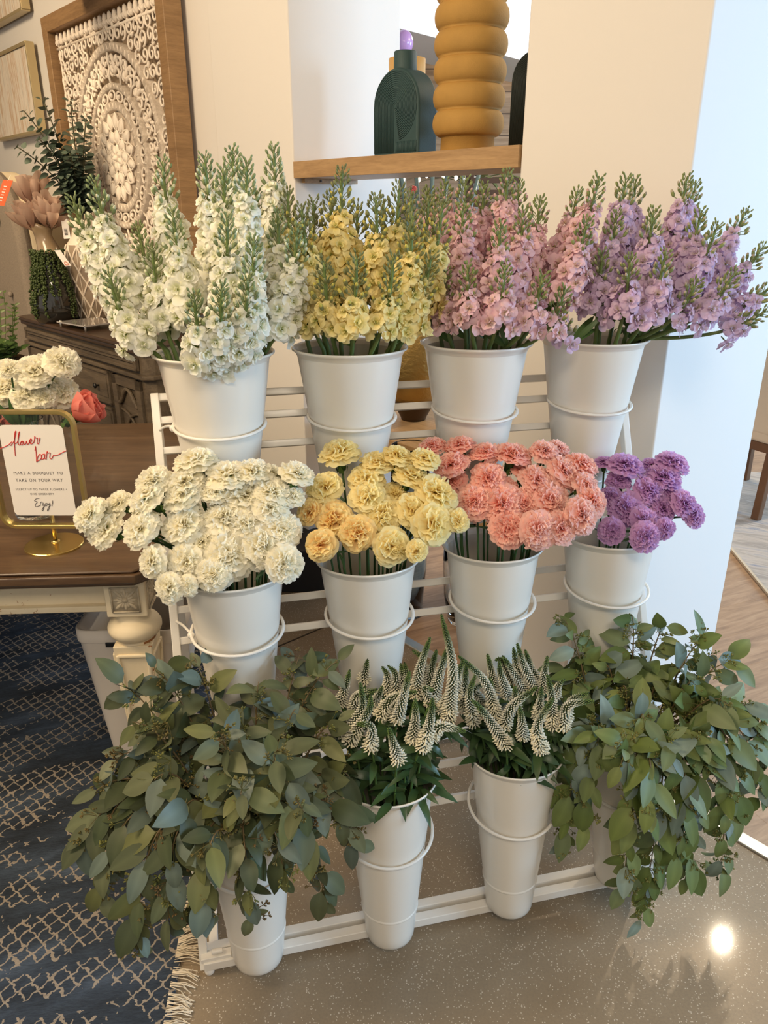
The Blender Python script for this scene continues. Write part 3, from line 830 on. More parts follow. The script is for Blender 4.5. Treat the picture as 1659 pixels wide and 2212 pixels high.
def veronica_bunch(spikes, key, where):
    base, ax, rim, rr = BUCK[key]
    S = [tuple(700 + v / 2.765 if i % 2 == 0 else 1300 + v / 2.765 for i, v in enumerate(q)) for q in spikes]
    S.sort(key=lambda q: q[1])
    rows = [S[i * len(S) // 4:(i + 1) * len(S) // 4] for i in range(4)]
    names = ['back row', 'second row', 'third row', 'front row']
    for ri, row in enumerate(rows):
        row.sort()
        for ci, q in enumerate(row):
            fy = rim[1] + lerp(.10, -.10, (q[1] - S[0][1]) / (S[-1][1] - S[0][1]))
            p0 = at_y(q[0], q[1], fy); p1 = at_y(q[2], q[3], fy - .01); p2 = at_y(q[4], q[5], fy - .005)
            pts = catmull([p0, p1, p2], 12)
            out = (p0 - rim) * [1, 1, 0]
            lim = rim + unit(out) * min(rr * .75, np.linalg.norm(out) * .7)
            foot = rim - ax * .22 + unit(out) * .02
            pos = 'leftmost' if ci == 0 else 'rightmost' if ci == len(row) - 1 else ORD[ci] + ' from left'
            t = thing('veronica', f'veronica spike, {pos} in the {names[ri]} of the {where}', 'veronica', foot, f'veronica in the {where}')
            b = spike_mesh(pts, 0, nrs, rnd.choice([.12, .2, .3, .42]) if ri > 1 else rnd.choice([0.02, .1, .2]))
            part('spike', b, M['bloom'], t, smooth=True)
            b = MB(); stem = np.concatenate([[foot], bez(lim, lim + ax * .5 * abs(p0[2] - lim[2]) + (p0 - lim) * .2, p0, 8)])
            b.tube(stem, 0.0026, 6, col=np.append(lc(92, 122, 62), 1)); part('stem', b, M['stem'], t, smooth=True)
            b = MB()
            for k in range(9):
                i = rnd.uniform(2, len(stem) - 1.5); i0 = int(i); c = stem[i0] + (stem[min(i0 + 1, len(stem) - 1)] - stem[i0]) * (i - i0)
                if k > 5: c = lim + nrs.uniform(-.03, .03, 3) * [1, 1, .5]
                a = rnd.uniform(0, 6.28); d = unit(np.array([math.cos(a), math.sin(a) - .25, rnd.uniform(-.1, .9)]))
                g = rnd.uniform(.75, 1.2)
                blade(b, c, d, unit(np.array([0, -.5, 1]) + nrs.uniform(-.4, .4, 3)), rnd.uniform(.045, .08), rnd.uniform(.012, .019), lc(58, 82, 46) * g, .25, rnd.uniform(.4, 1.5), 6, nw=2)
            part('leaves', b, M['leaf'], t, smooth=True)
veronica_bunch(V2, (1, 1), 'bucket by the dark eucalyptus')
veronica_bunch(V3, (1, 2), 'bucket by the green eucalyptus')

# ------------------------------------------------------------------ seeded eucalyptus (row 1, both ends)
EL = [(165, 1842, .5, 'leaf tip hanging furthest out over the blue rug'), (215, 1940, .7, 'hanging low over the rug beside the fringe'), (300, 2050, 1.0, 'lowest of all, hanging over the rug fringe'), (365, 2000, 1.0, 'seed sprays hanging low over the rug fringe'),
      (440, 1985, 1.0, 'hanging down before the rack upright'), (545, 1985, 1.1, 'hanging straight down the front of its bucket'), (615, 1900, .9, 'hanging at the bucket side facing the veronica'), (700, 1950, .8, 'hanging between its bucket and the veronica bucket'),
      (772, 1830, .5, 'reaching across in front of the veronica bucket'), (760, 1690, .1, 'lying over the veronica bucket rim'), (735, 1560, -.1, 'blue-grey, rising into the veronica spikes'), (735, 1425, -.7, 'rising before the yellow carnation bucket'),
      (650, 1410, -.8, 'tallest, rising between the two carnation buckets'), (560, 1470, -.4, 'rising before the white carnation bucket'), (415, 1415, -.6, 'rising along the white rack upright'), (325, 1440, -.4, 'rising beside the carved table leg'),
      (258, 1475, -.2, 'pointed leaf crossing the table leg'), (245, 1640, .1, 'spreading over the table leg foot'), (200, 1720, .3, 'pale leaves spreading over the blue rug'), (280, 1560, .1, 'round blue-green leaf beside the table leg'),
      (470, 1580, .6, 'seed-laden, at the heart of the bunch'), (600, 1620, .8, 'large pale leaf facing out at the heart of the bunch'), (520, 1720, 1.0, 'front of the bunch, above the bucket'), (660, 1760, .9, 'front of the bunch towards the veronica'), (390, 1770, .9, 'front of the bunch towards the rug'),
      (330, 1690, .6, 'long grey leaf lying towards the table'), (450, 1860, 1.1, 'dark leaves below the bunch front'), (640, 1530, .1, 'dark leaves at the back of the bunch'), (520, 1540, .0, 'brown seed sprays at the back of the bunch')]
ER = [(1215, 1335, -.5, 'thin dark leaf reaching towards the pink carnation bucket'), (1365, 1330, -.5, 'seed spray rising before the purple carnation bucket'), (1440, 1345, -.6, 'rising against the blue-lit pillar face'), (1530, 1375, -.5, 'seed spray rising beside the timber floor'),
      (1600, 1430, -.3, 'reaching over the timber floor, upper edge'), (1655, 1570, -.1, 'reaching furthest over the timber floor'), (1658, 1640, .1, 'round leaf hanging at the far end over the timber'), (1645, 1730, .3, 'blue-grey leaves drooping before the timber floor'), (1590, 1760, .5, 'blue-grey leaves hanging above the steel threshold'),
      (1555, 1900, .8, 'large leaf hanging lowest towards the floor highlight'), (1480, 1900, .8, 'single leaf hanging beside the rack corner'), (1385, 1990, .9, 'thin leaf hanging below the rack bar'), (1345, 1920, 1.0, 'leaf hanging in front of the bucket foot'), (1460, 1850, .9, 'hanging beside its bucket towards the pillar'),
      (1215, 1830, .7, 'trailing beside the veronica bucket, lowest leaf'), (1180, 1720, .5, 'lying across the veronica bucket rim'), (1260, 1780, .8, 'hanging between its bucket and the veronica bucket'), (1235, 1530, -.1, 'feathery seed spray beside the veronica'), (1205, 1450, -.5, 'dark leaves behind the veronica'),
      (1300, 1440, -.3, 'rising at the back before the purple bucket'), (1500, 1480, .0, 'broad leaves on top of the bunch'), (1580, 1530, .3, 'broad grey leaves on the shoulder over the timber'), (1390, 1560, .6, 'top front of the bunch'), (1450, 1640, .9, 'large leaf facing out at the heart of the bunch'), (1340, 1660, 1.0, 'front of the bunch above its bucket'),
      (1530, 1660, .7, 'long leaf hanging at the front towards the timber'), (1400, 1770, 1.1, 'hanging down the front of its bucket'), (1290, 1620, .7, 'front of the bunch towards the veronica'), (1440, 1480, -.2, 'upright leaves at the back of the bunch'), (1340, 1490, -.1, 'grey leaves at the back left of the bunch')]
PALL = [lc(96, 102, 72), lc(80, 90, 60), lc(104, 110, 80), lc(112, 126, 114), lc(110, 114, 70), lc(76, 84, 58)]
PALR = [lc(110, 126, 72), lc(96, 114, 60), lc(124, 136, 80), lc(130, 148, 138), lc(104, 120, 60), lc(116, 130, 90)]
def seeds(b, p, d, rs, size, col):
    for q in range(rs.randint(5, 9)):
        e = unit(d + rs.uniform(-.9, .9, 3)); l = size * rs.uniform(.6, 1.2)
        mid = p + e * l * .6; tip = p + e * l + [0, 0, -.003]
        b.tube([p, mid, tip], 0.0006, 4, col=np.append(col * .8, 1), caps=False)
        for k in range(rs.randint(3, 6)):
            dd = unit(e + rs.uniform(-1, 1, 3)); b.ball(tip + dd * .005, .0017, .0017, .0034, frame_from(dd), 5, 4, col=np.append(col * rs.uniform(.8, 1.2), 1))
            b.tube([tip, tip + dd * .004], 0.0004, 3, col=np.append(col * .8, 1), caps=False)
def eucalyptus(tx, ty, dep, label, key, pal, group, rs):
    base, ax, rim, rr = BUCK[key]
    tip = at_y(tx, ty, rim[1] - 0.19 * dep)
    out = (tip - rim) * [1, 1, 0]; dist = np.linalg.norm(out)
    foot = rim - ax * .25 + unit(out) * .02
    lim = rim + unit(out) * min(rr * .8, dist * .5) + rs.uniform(-.012, .012, 3) * [1, 1, 0]
    drop = max(0, rim[2] + .05 - tip[2])
    ctrl = lim + out * (0.5 if drop > 0 else .3) + ZZ * (.10 + .30 * drop + (.5 * max(0, tip[2] - rim[2])))
    path = bez(lim, ctrl, tip, 30)
    arc = np.concatenate([[0], np.cumsum(np.linalg.norm(np.diff(path, axis=0), axis=1))]); tot = arc[-1]
    t = thing('eucalyptus_branch', label, 'eucalyptus', foot, group)
    b = MB(); b.tube(np.concatenate([[foot], path[:-1]]), np.concatenate([[.0028], np.linspace(.0024, .0008, 29)]), 6, col=np.append(lc(124, 104, 74), 1))
    bl = MB(); sprays = []
    n = int(tot / .0155) + 4
    for i in range(n):
        f = (i + 1) / n
        s = tot * (0.10 + .90 * f)
        c = np.array([np.interp(s, arc, path[:, j]) for j in range(3)])
        tg = unit(np.array([np.interp(min(s + .01, tot), arc, path[:, j]) for j in range(3)]) - np.array([np.interp(max(s - .01, 0), arc, path[:, j]) for j in range(3)]))
        Fx = frame_from(tg); a = i * 2.6 + rs.uniform(-.5, .5)
        side = Fx[:, 0] * math.cos(a) + Fx[:, 1] * math.sin(a)
        L = rs.uniform(.045, .100) * (1 - .25 * f); W = L * rs.uniform(.40, .58)
        if i == n - 1: d = tg; c = tip - tg * L
        else: d = unit(tg * .75 + side * .85 + np.array([0, -.1, -.30 - .25 * f]) + rs.uniform(-.25, .25, 3))
        nrm = unit(np.array([0.05, -.75, .75]) + rs.uniform(-.65, .65, 3) + side * .3)
        col = pal[rs.randint(len(pal))] * rs.uniform(.78, 1.15)
        pt = c + d * .008
        b.tube([c, (c + pt) / 2, pt], .0008, 4, col=np.append(lc(120, 110, 66), 1), caps=False)
        blade(bl, pt, d, nrm, L, W, col, .10, rs.uniform(.1, .9), 8, nw=4)
        if i % 4 == 2 or ('seed' in label and i % 2 == 0):
            bs = MB(); sprays.append(bs)
            seeds(bs, c, unit(side * -1 + tg * .5 + [0, -.3, .3]), rs, .026, lerp(lc(122, 126, 66), lc(116, 88, 58), rs.uniform() * (.9 if key[1] == 0 else .3)))
    part('stem', b, M['stem'], t, smooth=True)
    part('leaves', bl, M['eleaf'], t, smooth=True)
    for bs in sprays: part('seed_spray', bs, M['seed'], t, smooth=True)
for q in EL: eucalyptus(*q[:3], 'dark eucalyptus branch, ' + q[3], (1, 0), PALL, 'dark eucalyptus in the bucket nearest the rug', nrs)
for q in ER: eucalyptus(*q[:3], 'green eucalyptus branch, ' + q[3], (1, 3), PALR, 'green eucalyptus in the bucket nearest the pillar', nrs)
# ------------------------------------------------------------------ table and what stands on it
TT = 0.76
TYW = R(3.5)
TX = np.array([math.cos(TYW), math.sin(TYW), 0.0]); TY = np.array([-math.sin(TYW), math.cos(TYW), 0.0])
TC = at_z(322, 1236, TT)                       # near right corner of the top
def tab(x, y, z): return TC - TX * x + TY * y + [0, 0, z - TT]     # x to the left, y away
M['walnut'] = wood('walnut_top', (72, 53, 38), (110, 86, 62), 0.34, (1.2, 9, 9), (0, 0, 0), 3.0, 0.05, 0.12)
def distressed():
    t = NT('distressed_cream_paint'); v = t.coords()
    n1 = t.noise(v, 7, 5, 0.7); n2 = t.noise(v, 55, 4, 0.7)
    ge = t.n('ShaderNodeNewGeometry')
    edge = t.math('GREATER_THAN', t.math('ADD', ge.outputs['Pointiness'], t.math('MULTIPLY', t.math('SUBTRACT', n2, 0.5), 0.13)), 0.592)
    wear = t.math('MULTIPLY', edge, t.math('GREATER_THAN', n1, 0.48))
    t.set(color=t.mix(wear, t.ramp(n1, [(0.3, lin(222, 206, 174)), (0.7, lin(232, 218, 188))]), lin(150, 98, 52)), rough=0.55)
    return t.m
M['cream'] = distressed()
TL_, TD_ = 1.55, 1.36
tb = thing('dining_table', 'farmhouse table with dark wood top and distressed cream carved leg, carrying the sign', 'table', tab(TL_ / 2, TD_ / 2, 0) * [1, 1, 0])
b = MB(); hw, hd = TL_ / 2, TD_ / 2; cc = tab(hw, hd, 0) * [1, 1, 0]
def slab(b, z0, z1, inset, ch=0.03):
    pts = []
    w, d = hw - inset, hd - inset
    for sx, sy in ((-1, -1), (1, -1), (1, 1), (-1, 1)):
        for k in ((0, 1) if (sx * sy) > 0 else (1, 0)):
            pts.append(cc + TX * sx * (w - (ch if k == 1 else 0)) + TY * sy * (d - (ch if k == 0 else 0)) + [0, 0, z0])
    b.poly(pts, z1 - z0, ZZ)
slab(b, TT - .008, TT, 0.010, .03); slab(b, TT - .030, TT - .008, 0.0, .034); slab(b, TT - .042, TT - .030, 0.012, .03)
part('tabletop', b, M['walnut'], tb, bevel=0.004)
b = MB()
for y0 in (.09, TD_ - .09): b.bar(tab(.1, y0, TT - .088), tab(TL_ - .1, y0, TT - .088), .025, .092)
for x0 in (.07, TL_ - .07): b.bar(tab(x0, .1, TT - .088), tab(x0, TD_ - .1, TT - .088), .025, .092)
for y0 in (.075,): b.bar(tab(.1, y0, TT - .127), tab(TL_ - .1, y0, TT - .127), .03, .016)
part('apron', b, M['cream'], tb, bevel=0.003)
def table_leg(x, y, rosette):
    c = tab(x, y, 0) * [1, 1, 0]
    b = MB()
    def sq(z0, z1, w0, w1): 
        P = [[c + TX * sx * w * .5 + TY * sy * w * .5 + [0, 0, z] for sx, sy in ((-1, -1), (1, -1), (1, 1), (-1, 1))] for z, w in ((z0, w0), (z1, w1))]
        V = np.array(P).reshape(-1, 3); b.add(V, [(3, 2, 1, 0), (4, 5, 6, 7), (0, 1, 5, 4), (1, 2, 6, 5), (2, 3, 7, 6), (3, 0, 4, 7)])
    sq(TT - .138, TT - .042, .098, .098)
    sq(.02, TT - .222, .052, .096)
    prof = [(.046, TT - .136), (.042, TT - .144), (.041, TT - .150), (.043, TT - .158), (.050, TT - .162), (.060, TT - .170), (.066, TT - .182), (.066, TT - .192), (.061, TT - .203), (.050, TT - .211), (.046, TT - .216), (.050, TT - .221), (.044, TT - .226)]
    b.lathe(prof[::-1], 36, origin=c)
    # raised borders of the long sunk panels
    for d, sd in ((-TY, TX), (TX, TY), (TY, TX), (-TX, TY)):
        def fp(u, z): w = .052 + (.096 - .052) * (z - .02) / (TT - .242); return c + d * (w / 2 + .002) + sd * u * w / 2 + [0, 0, z]
        for u in (-.8, .8): b.bar(fp(u, .06), fp(u, TT - .246), .010, .008, d)
        for z in (.065, TT - .249): b.bar(fp(-.8, z), fp(.8, z), .010, .008, d)
    lg = part('leg', b, M['cream'], tb, bevel=0.004)
    if rosette:
        for d, sd in ((-TY, TX), (TX, TY)):
            b = MB(); o = c + d * .0495 + [0, 0, TT - .090]
            for sx in (-1, 1): b.bar(o + sd * .033 * sx - ZZ * .034, o + sd * .033 * sx + ZZ * .034, .004, .005, d); b.bar(o + ZZ * .033 * sx - sd * .033, o + ZZ * .033 * sx + sd * .033, .004, .005, d)
            Mx = np.stack([sd, ZZ, d], 1)
            for k in range(16):
                a = k * 6.283 / 16; e = sd * math.cos(a) + ZZ * math.sin(a)
                ln = .030 if k % 2 == 0 else .024
                if k % 4 == 2: ln = .038
                b.ball(o + e * ln * .55, ln * .46, .0045, .004, np.stack([e, np.cross(d, e), d], 1), 8, 6)
            b.ball(o, .008, .008, .008, Mx, 10, 6)
            b.poly([o + sd * sx * .034 + ZZ * sz * .034 - d * .001 for sx, sz in ((-1, -1), (1, -1), (1, 1), (-1, 1))], .0015, d)
            part('carved_rosette', b, M['rosette'], lg, smooth=True)
M['rosette'] = plain('carved_rosette_paint', (196, 182, 156), 0.6, var=.25, vscale=60)
for x, y in ((.075, .085), (TL_ - .075, .085), (.075, TD_ - .085), (TL_ - .075, TD_ - .085)): table_leg(x, y, y < .2)

# brass sign with glass and card
sc = at_z(118, 1178, TT)
sg = thing('table_sign', 'gold framed sign on round stand, white card reading flower bar, standing on dark table', 'sign', sc)
b = MB(); rb_ = 0.0705; b.lathe([(.001, .0), (rb_, .0), (rb_, .004), (rb_ - .0015, .0055), (.001, .0062)], 48, origin=sc); part('base', b, M['brass'], sg, smooth=False, bevel=0)
def sgp(x, y, off=0.0): q = at_y(x, y, sc[1] + .0); return q + np.array([0, -off, 0])
p_tr, p_br, p_bl = sgp(171, 892), sgp(198, 1138), sgp(8, 1134)
xr = (sgp(176, 1000)[0] + sgp(190, 1100)[0]) / 2; xl = sgp(-8, 1060)[0]; zt = sgp(60, 886)[2]; zb = sgp(110, 1139)[2]
b = MB(); b.tube([[sc[0], sc[1] + .010, TT + .005], [sc[0], sc[1] + .010, zb + .03]], .0055, 14); b.lathe([(.011, 0), (.011, .004), (.006, .006)], 16, origin=sc + [0, .010, .005]); part('rod', b, M['brass'], sg, smooth=True)
rc = .038; pts = []
for cx_, cz_, a0 in ((xr - rc, zt - rc, 0), (xl + rc, zt - rc, 90), (xl + rc, zb + rc, 180), (xr - rc, zb + rc, 270)):
    for a in np.linspace(a0, a0 + 90, 9): pts.append((cx_ + rc * math.cos(R(a)), cz_ + rc * math.sin(R(a))))
def rrect(b, pts, w, y0, y1):
    P = np.array(pts); c = P.mean(0); k = len(P)
    nx = np.roll(P, -1, 0) - np.roll(P, 1, 0); nn = np.stack([nx[:, 1], -nx[:, 0]], 1); nn /= np.linalg.norm(nn, axis=1)[:, None]
    I = P - nn * w
    ring = lambda Q, y: np.stack([Q[:, 0], np.full(k, y), Q[:, 1]], 1)
    G = np.stack([ring(P, y0), ring(P, y1), ring(I, y1), ring(I, y0), ring(P, y0)], 0)
    b.grid(G, 0, None, True)
b = MB(); rrect(b, pts, .0085, sc[1] - .009, sc[1] + .009); part('frame', b, M['brass'], sg, bevel=0.0012)
b = MB(); I_ = [(x, z) for x, z in pts]; cx_ = (xl + xr) / 2; cz_ = (zt + zb) / 2
b.poly([[cx_ + (x - cx_) * .965, sc[1] + .001, cz_ + (z - cz_) * .965] for x, z in I_], .002, [0, 1, 0]); part('glass_pane', b, M['glass'], sg)
# the card (photo corners) and its writing
cTL, cTR, cBL, cBR = [sgp(x, y) for x, y in ((-4, 917), (139, 919), (32, 1112), (162, 1114))]
cx0, cx1, cz0, cz1 = (cTL[0] + cBL[0]) / 2, (cTR[0] + cBR[0]) / 2, (cBL[2] + cBR[2]) / 2, (cTL[2] + cTR[2]) / 2
CW, CH = cx1 - cx0, cz1 - cz0
rc2 = .012; pts2 = []
for ax_, az_, a0 in ((cx1 - rc2, cz1 - rc2, 0), (cx0 + rc2, cz1 - rc2, 90), (cx0 + rc2, cz0 + rc2, 180), (cx1 - rc2, cz0 + rc2, 270)):
    for a in np.linspace(a0, a0 + 90, 6): pts2.append([ax_ + rc2 * math.cos(R(a)), sc[1] - .0012, az_ + rc2 * math.sin(R(a))])
b = MB(); b.poly(pts2, .0012, [0, 1, 0]); card = part('card', b, M['card'], sg)
def cardpt(x, y):
    t = (y - 936) / 575.0; s = (x + 10 - t * 100) / (420 - t * 30)
    return np.array([cx0 + s * CW, sc[1] - .0016, cz1 - t * CH])
STRK = [[(2, 1080), (30, 1070), (60, 1055), (78, 1038)], [(72, 1062), (95, 1030), (105, 990), (108, 972), (101, 985), (97, 1040), (98, 1100), (100, 1126)],
 [(98, 1050), (115, 1040), (127, 1000), (131, 976), (122, 1000), (121, 1050), (130, 1060)], [(130, 1056), (142, 1035), (152, 1037), (150, 1052), (140, 1058), (136, 1045), (156, 1036)],
 [(156, 1036), (160, 1056), (170, 1048), (174, 1034), (180, 1054), (190, 1045), (194, 1026)], [(194, 1046), (206, 1036), (209, 1024), (201, 1020), (196, 1040), (205, 1052), (222, 1040)],
 [(222, 1042), (227, 1020), (229, 1004), (235, 1015), (247, 1015), (243, 1042), (252, 1050), (263, 1012)],
 [(227, 1092), (232, 1066), (235, 1120), (236, 1166), (242, 1138), (256, 1116), (269, 1125), (262, 1146), (240, 1160)], [(287, 1114), (271, 1120), (268, 1146), (285, 1140), (291, 1114), (289, 1140), (298, 1147)],
 [(298, 1147), (303, 1114), (306, 1098), (312, 1108), (325, 1107), (321, 1136), (333, 1144), (346, 1120)], [(346, 1120), (365, 1123), (390, 1112), (415, 1100), (433, 1094)]]
b = MB()
for s_ in STRK: b.tube(catmull([cardpt(*q) for q in s_], 6), .0010, 5)
part('script_lettering', b, M['red_ink'], card, smooth=True)
STR2 = [[(246, 1397), (226, 1400), (215, 1414), (232, 1420), (218, 1440), (225, 1452), (248, 1445)], [(250, 1446), (252, 1426), (263, 1422), (266, 1446)], [(273, 1426), (273, 1460), (266, 1479), (262, 1470), (281, 1445)],
 [(286, 1430), (280, 1442), (290, 1447), (295, 1433), (286, 1428)], [(299, 1428), (303, 1443), (312, 1428), (306, 1465), (296, 1481), (300, 1460), (319, 1440)], [(331, 1412), (329, 1438)], [(328, 1445), (328, 1448)]]
b = MB()
for s_ in STR2: b.tube(catmull([cardpt(*q) for q in s_], 6), .0007, 5)
part('script_lettering', b, M['grey_ink'], card, smooth=True)
def text_line(s, x0, x1, ybase, hgt):
    c = bpy.data.curves.new('lettering', 'FONT'); c.body = s; c.size = 1.0; c.space_character = 1.25; c.extrude = 0.0
    tmp = bpy.data.objects.new('lettering', c); COL.objects.link(tmp)
    me = bpy.data.meshes.new_from_object(tmp); bpy.data.objects.remove(tmp); bpy.data.curves.remove(c)
    co = np.array([v.co[:] for v in me.vertices]); w = np.ptp(co[:, 0]); h = np.ptp(co[:, 1])
    a, e = cardpt(x0, ybase), cardpt(x1, ybase); H_ = np.linalg.norm(cardpt(x0, ybase) - cardpt(x0, ybase - hgt))
    for v, q in zip(me.vertices, co):
        f = (q[0] - co[:, 0].min()) / w
        p = a + (e - a) * f + [0, 0, (q[1] - co[:, 1].min()) / h * H_] - orig(card); v.co = p
    me.materials.append(M['grey_ink'])
    o = bpy.data.objects.new('lettering', me); COL.objects.link(o); o.parent = card
text_line('MAKE A BOUQUET TO', 88, 402, 1246, 20)
text_line('TAKE ON YOUR WAY', 100, 400, 1290, 20)
text_line('SELECT UP TO THREE FLOWERS +', 98, 426, 1346, 13)
text_line('ONE GREENERY', 190, 342, 1376, 13)

# glass vase behind the sign with carnations and coral blooms
vc = at_z(60, 1128, TT) + np.array([0, .06, 0])
vs = thing('glass_vase', 'clear glass vase of white carnations behind the gold sign', 'vase', vc)
vtop = at_y(80, 905, vc[1])[2] - TT; vr = .055
b = MB(); b.lathe([(.001, .001), (vr - .002, 0), (vr, .004), (vr + .002, vtop)], 40, origin=vc); b.lathe([(vr - .001, vtop), (vr - .003, .012), (.001, .010)], 40, origin=vc); part('glass_wall', b, M['glass'], vs, smooth=True)
VC = [(135, 772, 78, 'topmost'), (72, 790, 84, 'second highest'), (128, 838, 84, 'lower right'), (58, 842, 84, 'lower middle'), (4, 830, 84, 'at the picture edge'), (15, 790, 50, 'small, behind the others'), (95, 850, 60, 'tucked lowest')]
def cut_flower(x, y, s, name, label, cat, group, builder, yoff=0.0, tilt=0.55):
    p = at_y(x, y, vc[1] + yoff)
    dep = p[1] * math.cos(PITCH) + (CAMH - p[2]) * math.sin(PITCH); rad = s * dep / FPX / 2
    foot = vc + [0, 0, .03] + unit((p - vc) * [-1, -1, 0]) * .02
    lim = vc + [0, 0, vtop] + unit((p - vc) * [1, 1, 0]) * min(.045, np.linalg.norm((p - vc)[:2]) * .5)
    t = thing(name, label, cat, foot, group)
    d = unit((p - lim) * [1, 1, .6] + [0, -.10 * tilt * 2, .08])
    builder(t, p, d, rad, foot)
    b = MB(); b.tube(np.concatenate([[foot], bez(lim, lim + [0, 0, .04], p - d * rad * .9, 8)]), .0026, 6, col=np.append(lc(70, 100, 50), 1)); part('stem', b, M['stem'], t, smooth=True)
def b_carn(t, p, d, rad, foot):
    Mx = frame_from(d, nrs.uniform(-1, 1, 3)); c0 = p - d * rad * .3 - foot
    inst('bloom', CARN['white'][rnd.randrange(4)], t, m4(Mx, c0, rad * 1.03)); inst('calyx', CALYX, t, m4(Mx, c0, rad))
for x, y, s, w in VC: cut_flower(x, y, s, 'carnation', f'white carnation in the glass vase behind the gold sign, {w}', 'carnation', 'carnations in the glass vase', b_carn, rnd.uniform(-.03, .03))
def cup_mesh(name, c1, c2):
    b = MB()
    for n, el, r, cu, hw in ((4, .7, 1.15, .55, .8), (5, .9, 1.1, .6, .75), (5, 1.15, .98, .5, .7), (6, 1.3, .85, .3, .7), (5, 1.45, .7, .2, .7)):
        off = nrs.uniform(0, 6)
        for i in range(n): petal(b, .06, r * nrs.uniform(.94, 1.06), el, cu, off + i * 6.283 / n, hw, .015, .015, c1, lerp(c1, c2, nrs.uniform(.4, 1)), 15, 12, nrs, .12, -.3, True)
    return b.mesh(name, M['petal'])
PEONY = cup_mesh('coral_bloom', lc(232, 122, 104), lc(244, 168, 156))
def b_peony(t, p, d, rad, foot):
    Mx = frame_from(d, nrs.uniform(-1, 1, 3)); inst('bloom', PEONY, t, m4(Mx, p - d * rad * .55 - foot, rad * 1.1)); inst('calyx', CALYX, t, m4(Mx, p - d * rad * .7 - foot, rad * .8))
cut_flower(191, 880, 112, 'peony', 'coral peony-like bloom leaning out beside the gold sign frame', 'flower', None, b_peony, -.02, .1)
cut_flower(22, 908, 66, 'peony', 'coral bloom seen through the sign glass', 'flower', None, b_peony, .02)
b = MB()
for k in range(12):
    a = k * .52; blade(b, vc + [0, 0, vtop - .03], [math.cos(a), math.sin(a), 1.2], [0, -1, .3], .10, .016, lc(66, 96, 48), bend=.6)
sl = part('foliage', b, M['leaf'], None, smooth=True); tag(sl, 'narrow green leaves standing in the glass vase behind the sign', 'leaves')
# planter far back on the table
pc = at_z(6, 905, TT)
pp = thing('potted_succulent', 'leafy green plant in a brown wooden bowl beside the headboard', 'plant', pc)
zt_ = at_y(6, 775, pc[1])[2] - TT
b = MB(); b.lathe([(.001, 0), (.07, 0), (.11, zt_ * .55), (.125, zt_), (.118, zt_), (.10, zt_ * .6), (.001, zt_ * .55)], 36, origin=pc); part('bowl', b, wood('bowl_wood', (112, 82, 58), (150, 116, 86), .5), pp, smooth=True)
b = MB(); b.lathe([(.001, zt_ - .012), (.117, zt_ - .012)], 24, origin=pc); part('soil', b, plain('soil', (74, 56, 42), .9, bump=.5), pp)
b = MB()
for k in range(46):
    a = rnd.uniform(0, 6.28); r_ = rnd.uniform(.01, .10); p = pc + [r_ * math.cos(a), r_ * math.sin(a), zt_ - .01]
    hgt = rnd.uniform(.03, .12); d = unit([math.cos(a) * .7, math.sin(a) * .7, 1])
    b.tube([p, p + d * hgt], .0015, 4, col=np.append(lc(90, 110, 60), 1))
    for q in range(4): e = rnd.uniform(0, 6.28); blade(b, p + d * hgt * (.5 + .15 * q), [math.cos(e), math.sin(e), .5], [0, -.5, 1], .04, .024, lc(78, 104, 54) * rnd.uniform(.7, 1.2), bend=.4, nl=5, nw=2)
part('foliage', b, M['leaf'], pp, smooth=True)
b = MB()
for k in range(7):
    p = pc + [rnd.uniform(-.02, .09), rnd.uniform(-.03, .05), zt_]; tip = p + [rnd.uniform(-.04, .06), 0, rnd.uniform(.15, .26)]
    pts = bez(p, (p + tip) / 2 + [0.02, 0, .03], tip, 10); b.tube(pts, .0014, 4, col=np.append(lc(104, 120, 60), 1))
    for q in pts[2:]:
        for w in range(3): e = rnd.uniform(0, 6.28); blade(b, q, [math.cos(e), math.sin(e), .4], [0, -1, .3], .022, .007, lc(104, 124, 60), nl=4, nw=2)
part('fern_sprig', b, M['leaf'], pp, smooth=True)

# white tapered bin under the table
bb = at_z(252, 1690, 0); bf = at_z(330, 1690, 0)
yb = bb[1] + .02; z_t = .50
bl_, br_ = bb[0] + .0, at_z(350, 1690, 0)[0]
tl_, tr_ = at_y(150, 1322, yb - .02)[0], at_y(376, 1322, yb - .02)[0]
bn = thing('storage_bin', 'pale grey tapered bin with a hand slot standing behind the carved table leg', 'bin', [(bl_ + br_) / 2, yb + .17, 0])
b = MB()
def loop(z, f):
    xl_, xr_ = lerp(bl_, tl_, f), lerp(br_, tr_, f); d0, d1 = yb - .02 * f, yb + .30 + .03 * f; r_ = .03; P = []
    for cx_, cy_, a0 in ((xr_ - r_, d1 - r_, 0), (xl_ + r_, d1 - r_, 90), (xl_ + r_, d0 + r_, 180), (xr_ - r_, d0 + r_, 270)):
        for a in np.linspace(a0, a0 + 90, 5): P.append([cx_ + r_ * math.cos(R(a)), cy_ + r_ * math.sin(R(a)), z])
    return P
G = np.array([loop(0.001, 0), loop(z_t * .5, .5), loop(z_t, 1)]); b.grid(G, 0, None, True)
G2 = np.array([loop(z_t, .99), loop(.06, .1)]); b.grid(G2, 0, None, True)
M['bin'] = plain('bin_plastic', (206, 198, 188), .45)
part('body', b, M['bin'], bn, smooth=True)
b = MB(); b.box([lerp(bl_, tl_, .9) + .1, yb - .019, z_t - .035], (.045, .012, .014)); part('hand_slot', b, M['black'], bn, bevel=.002)
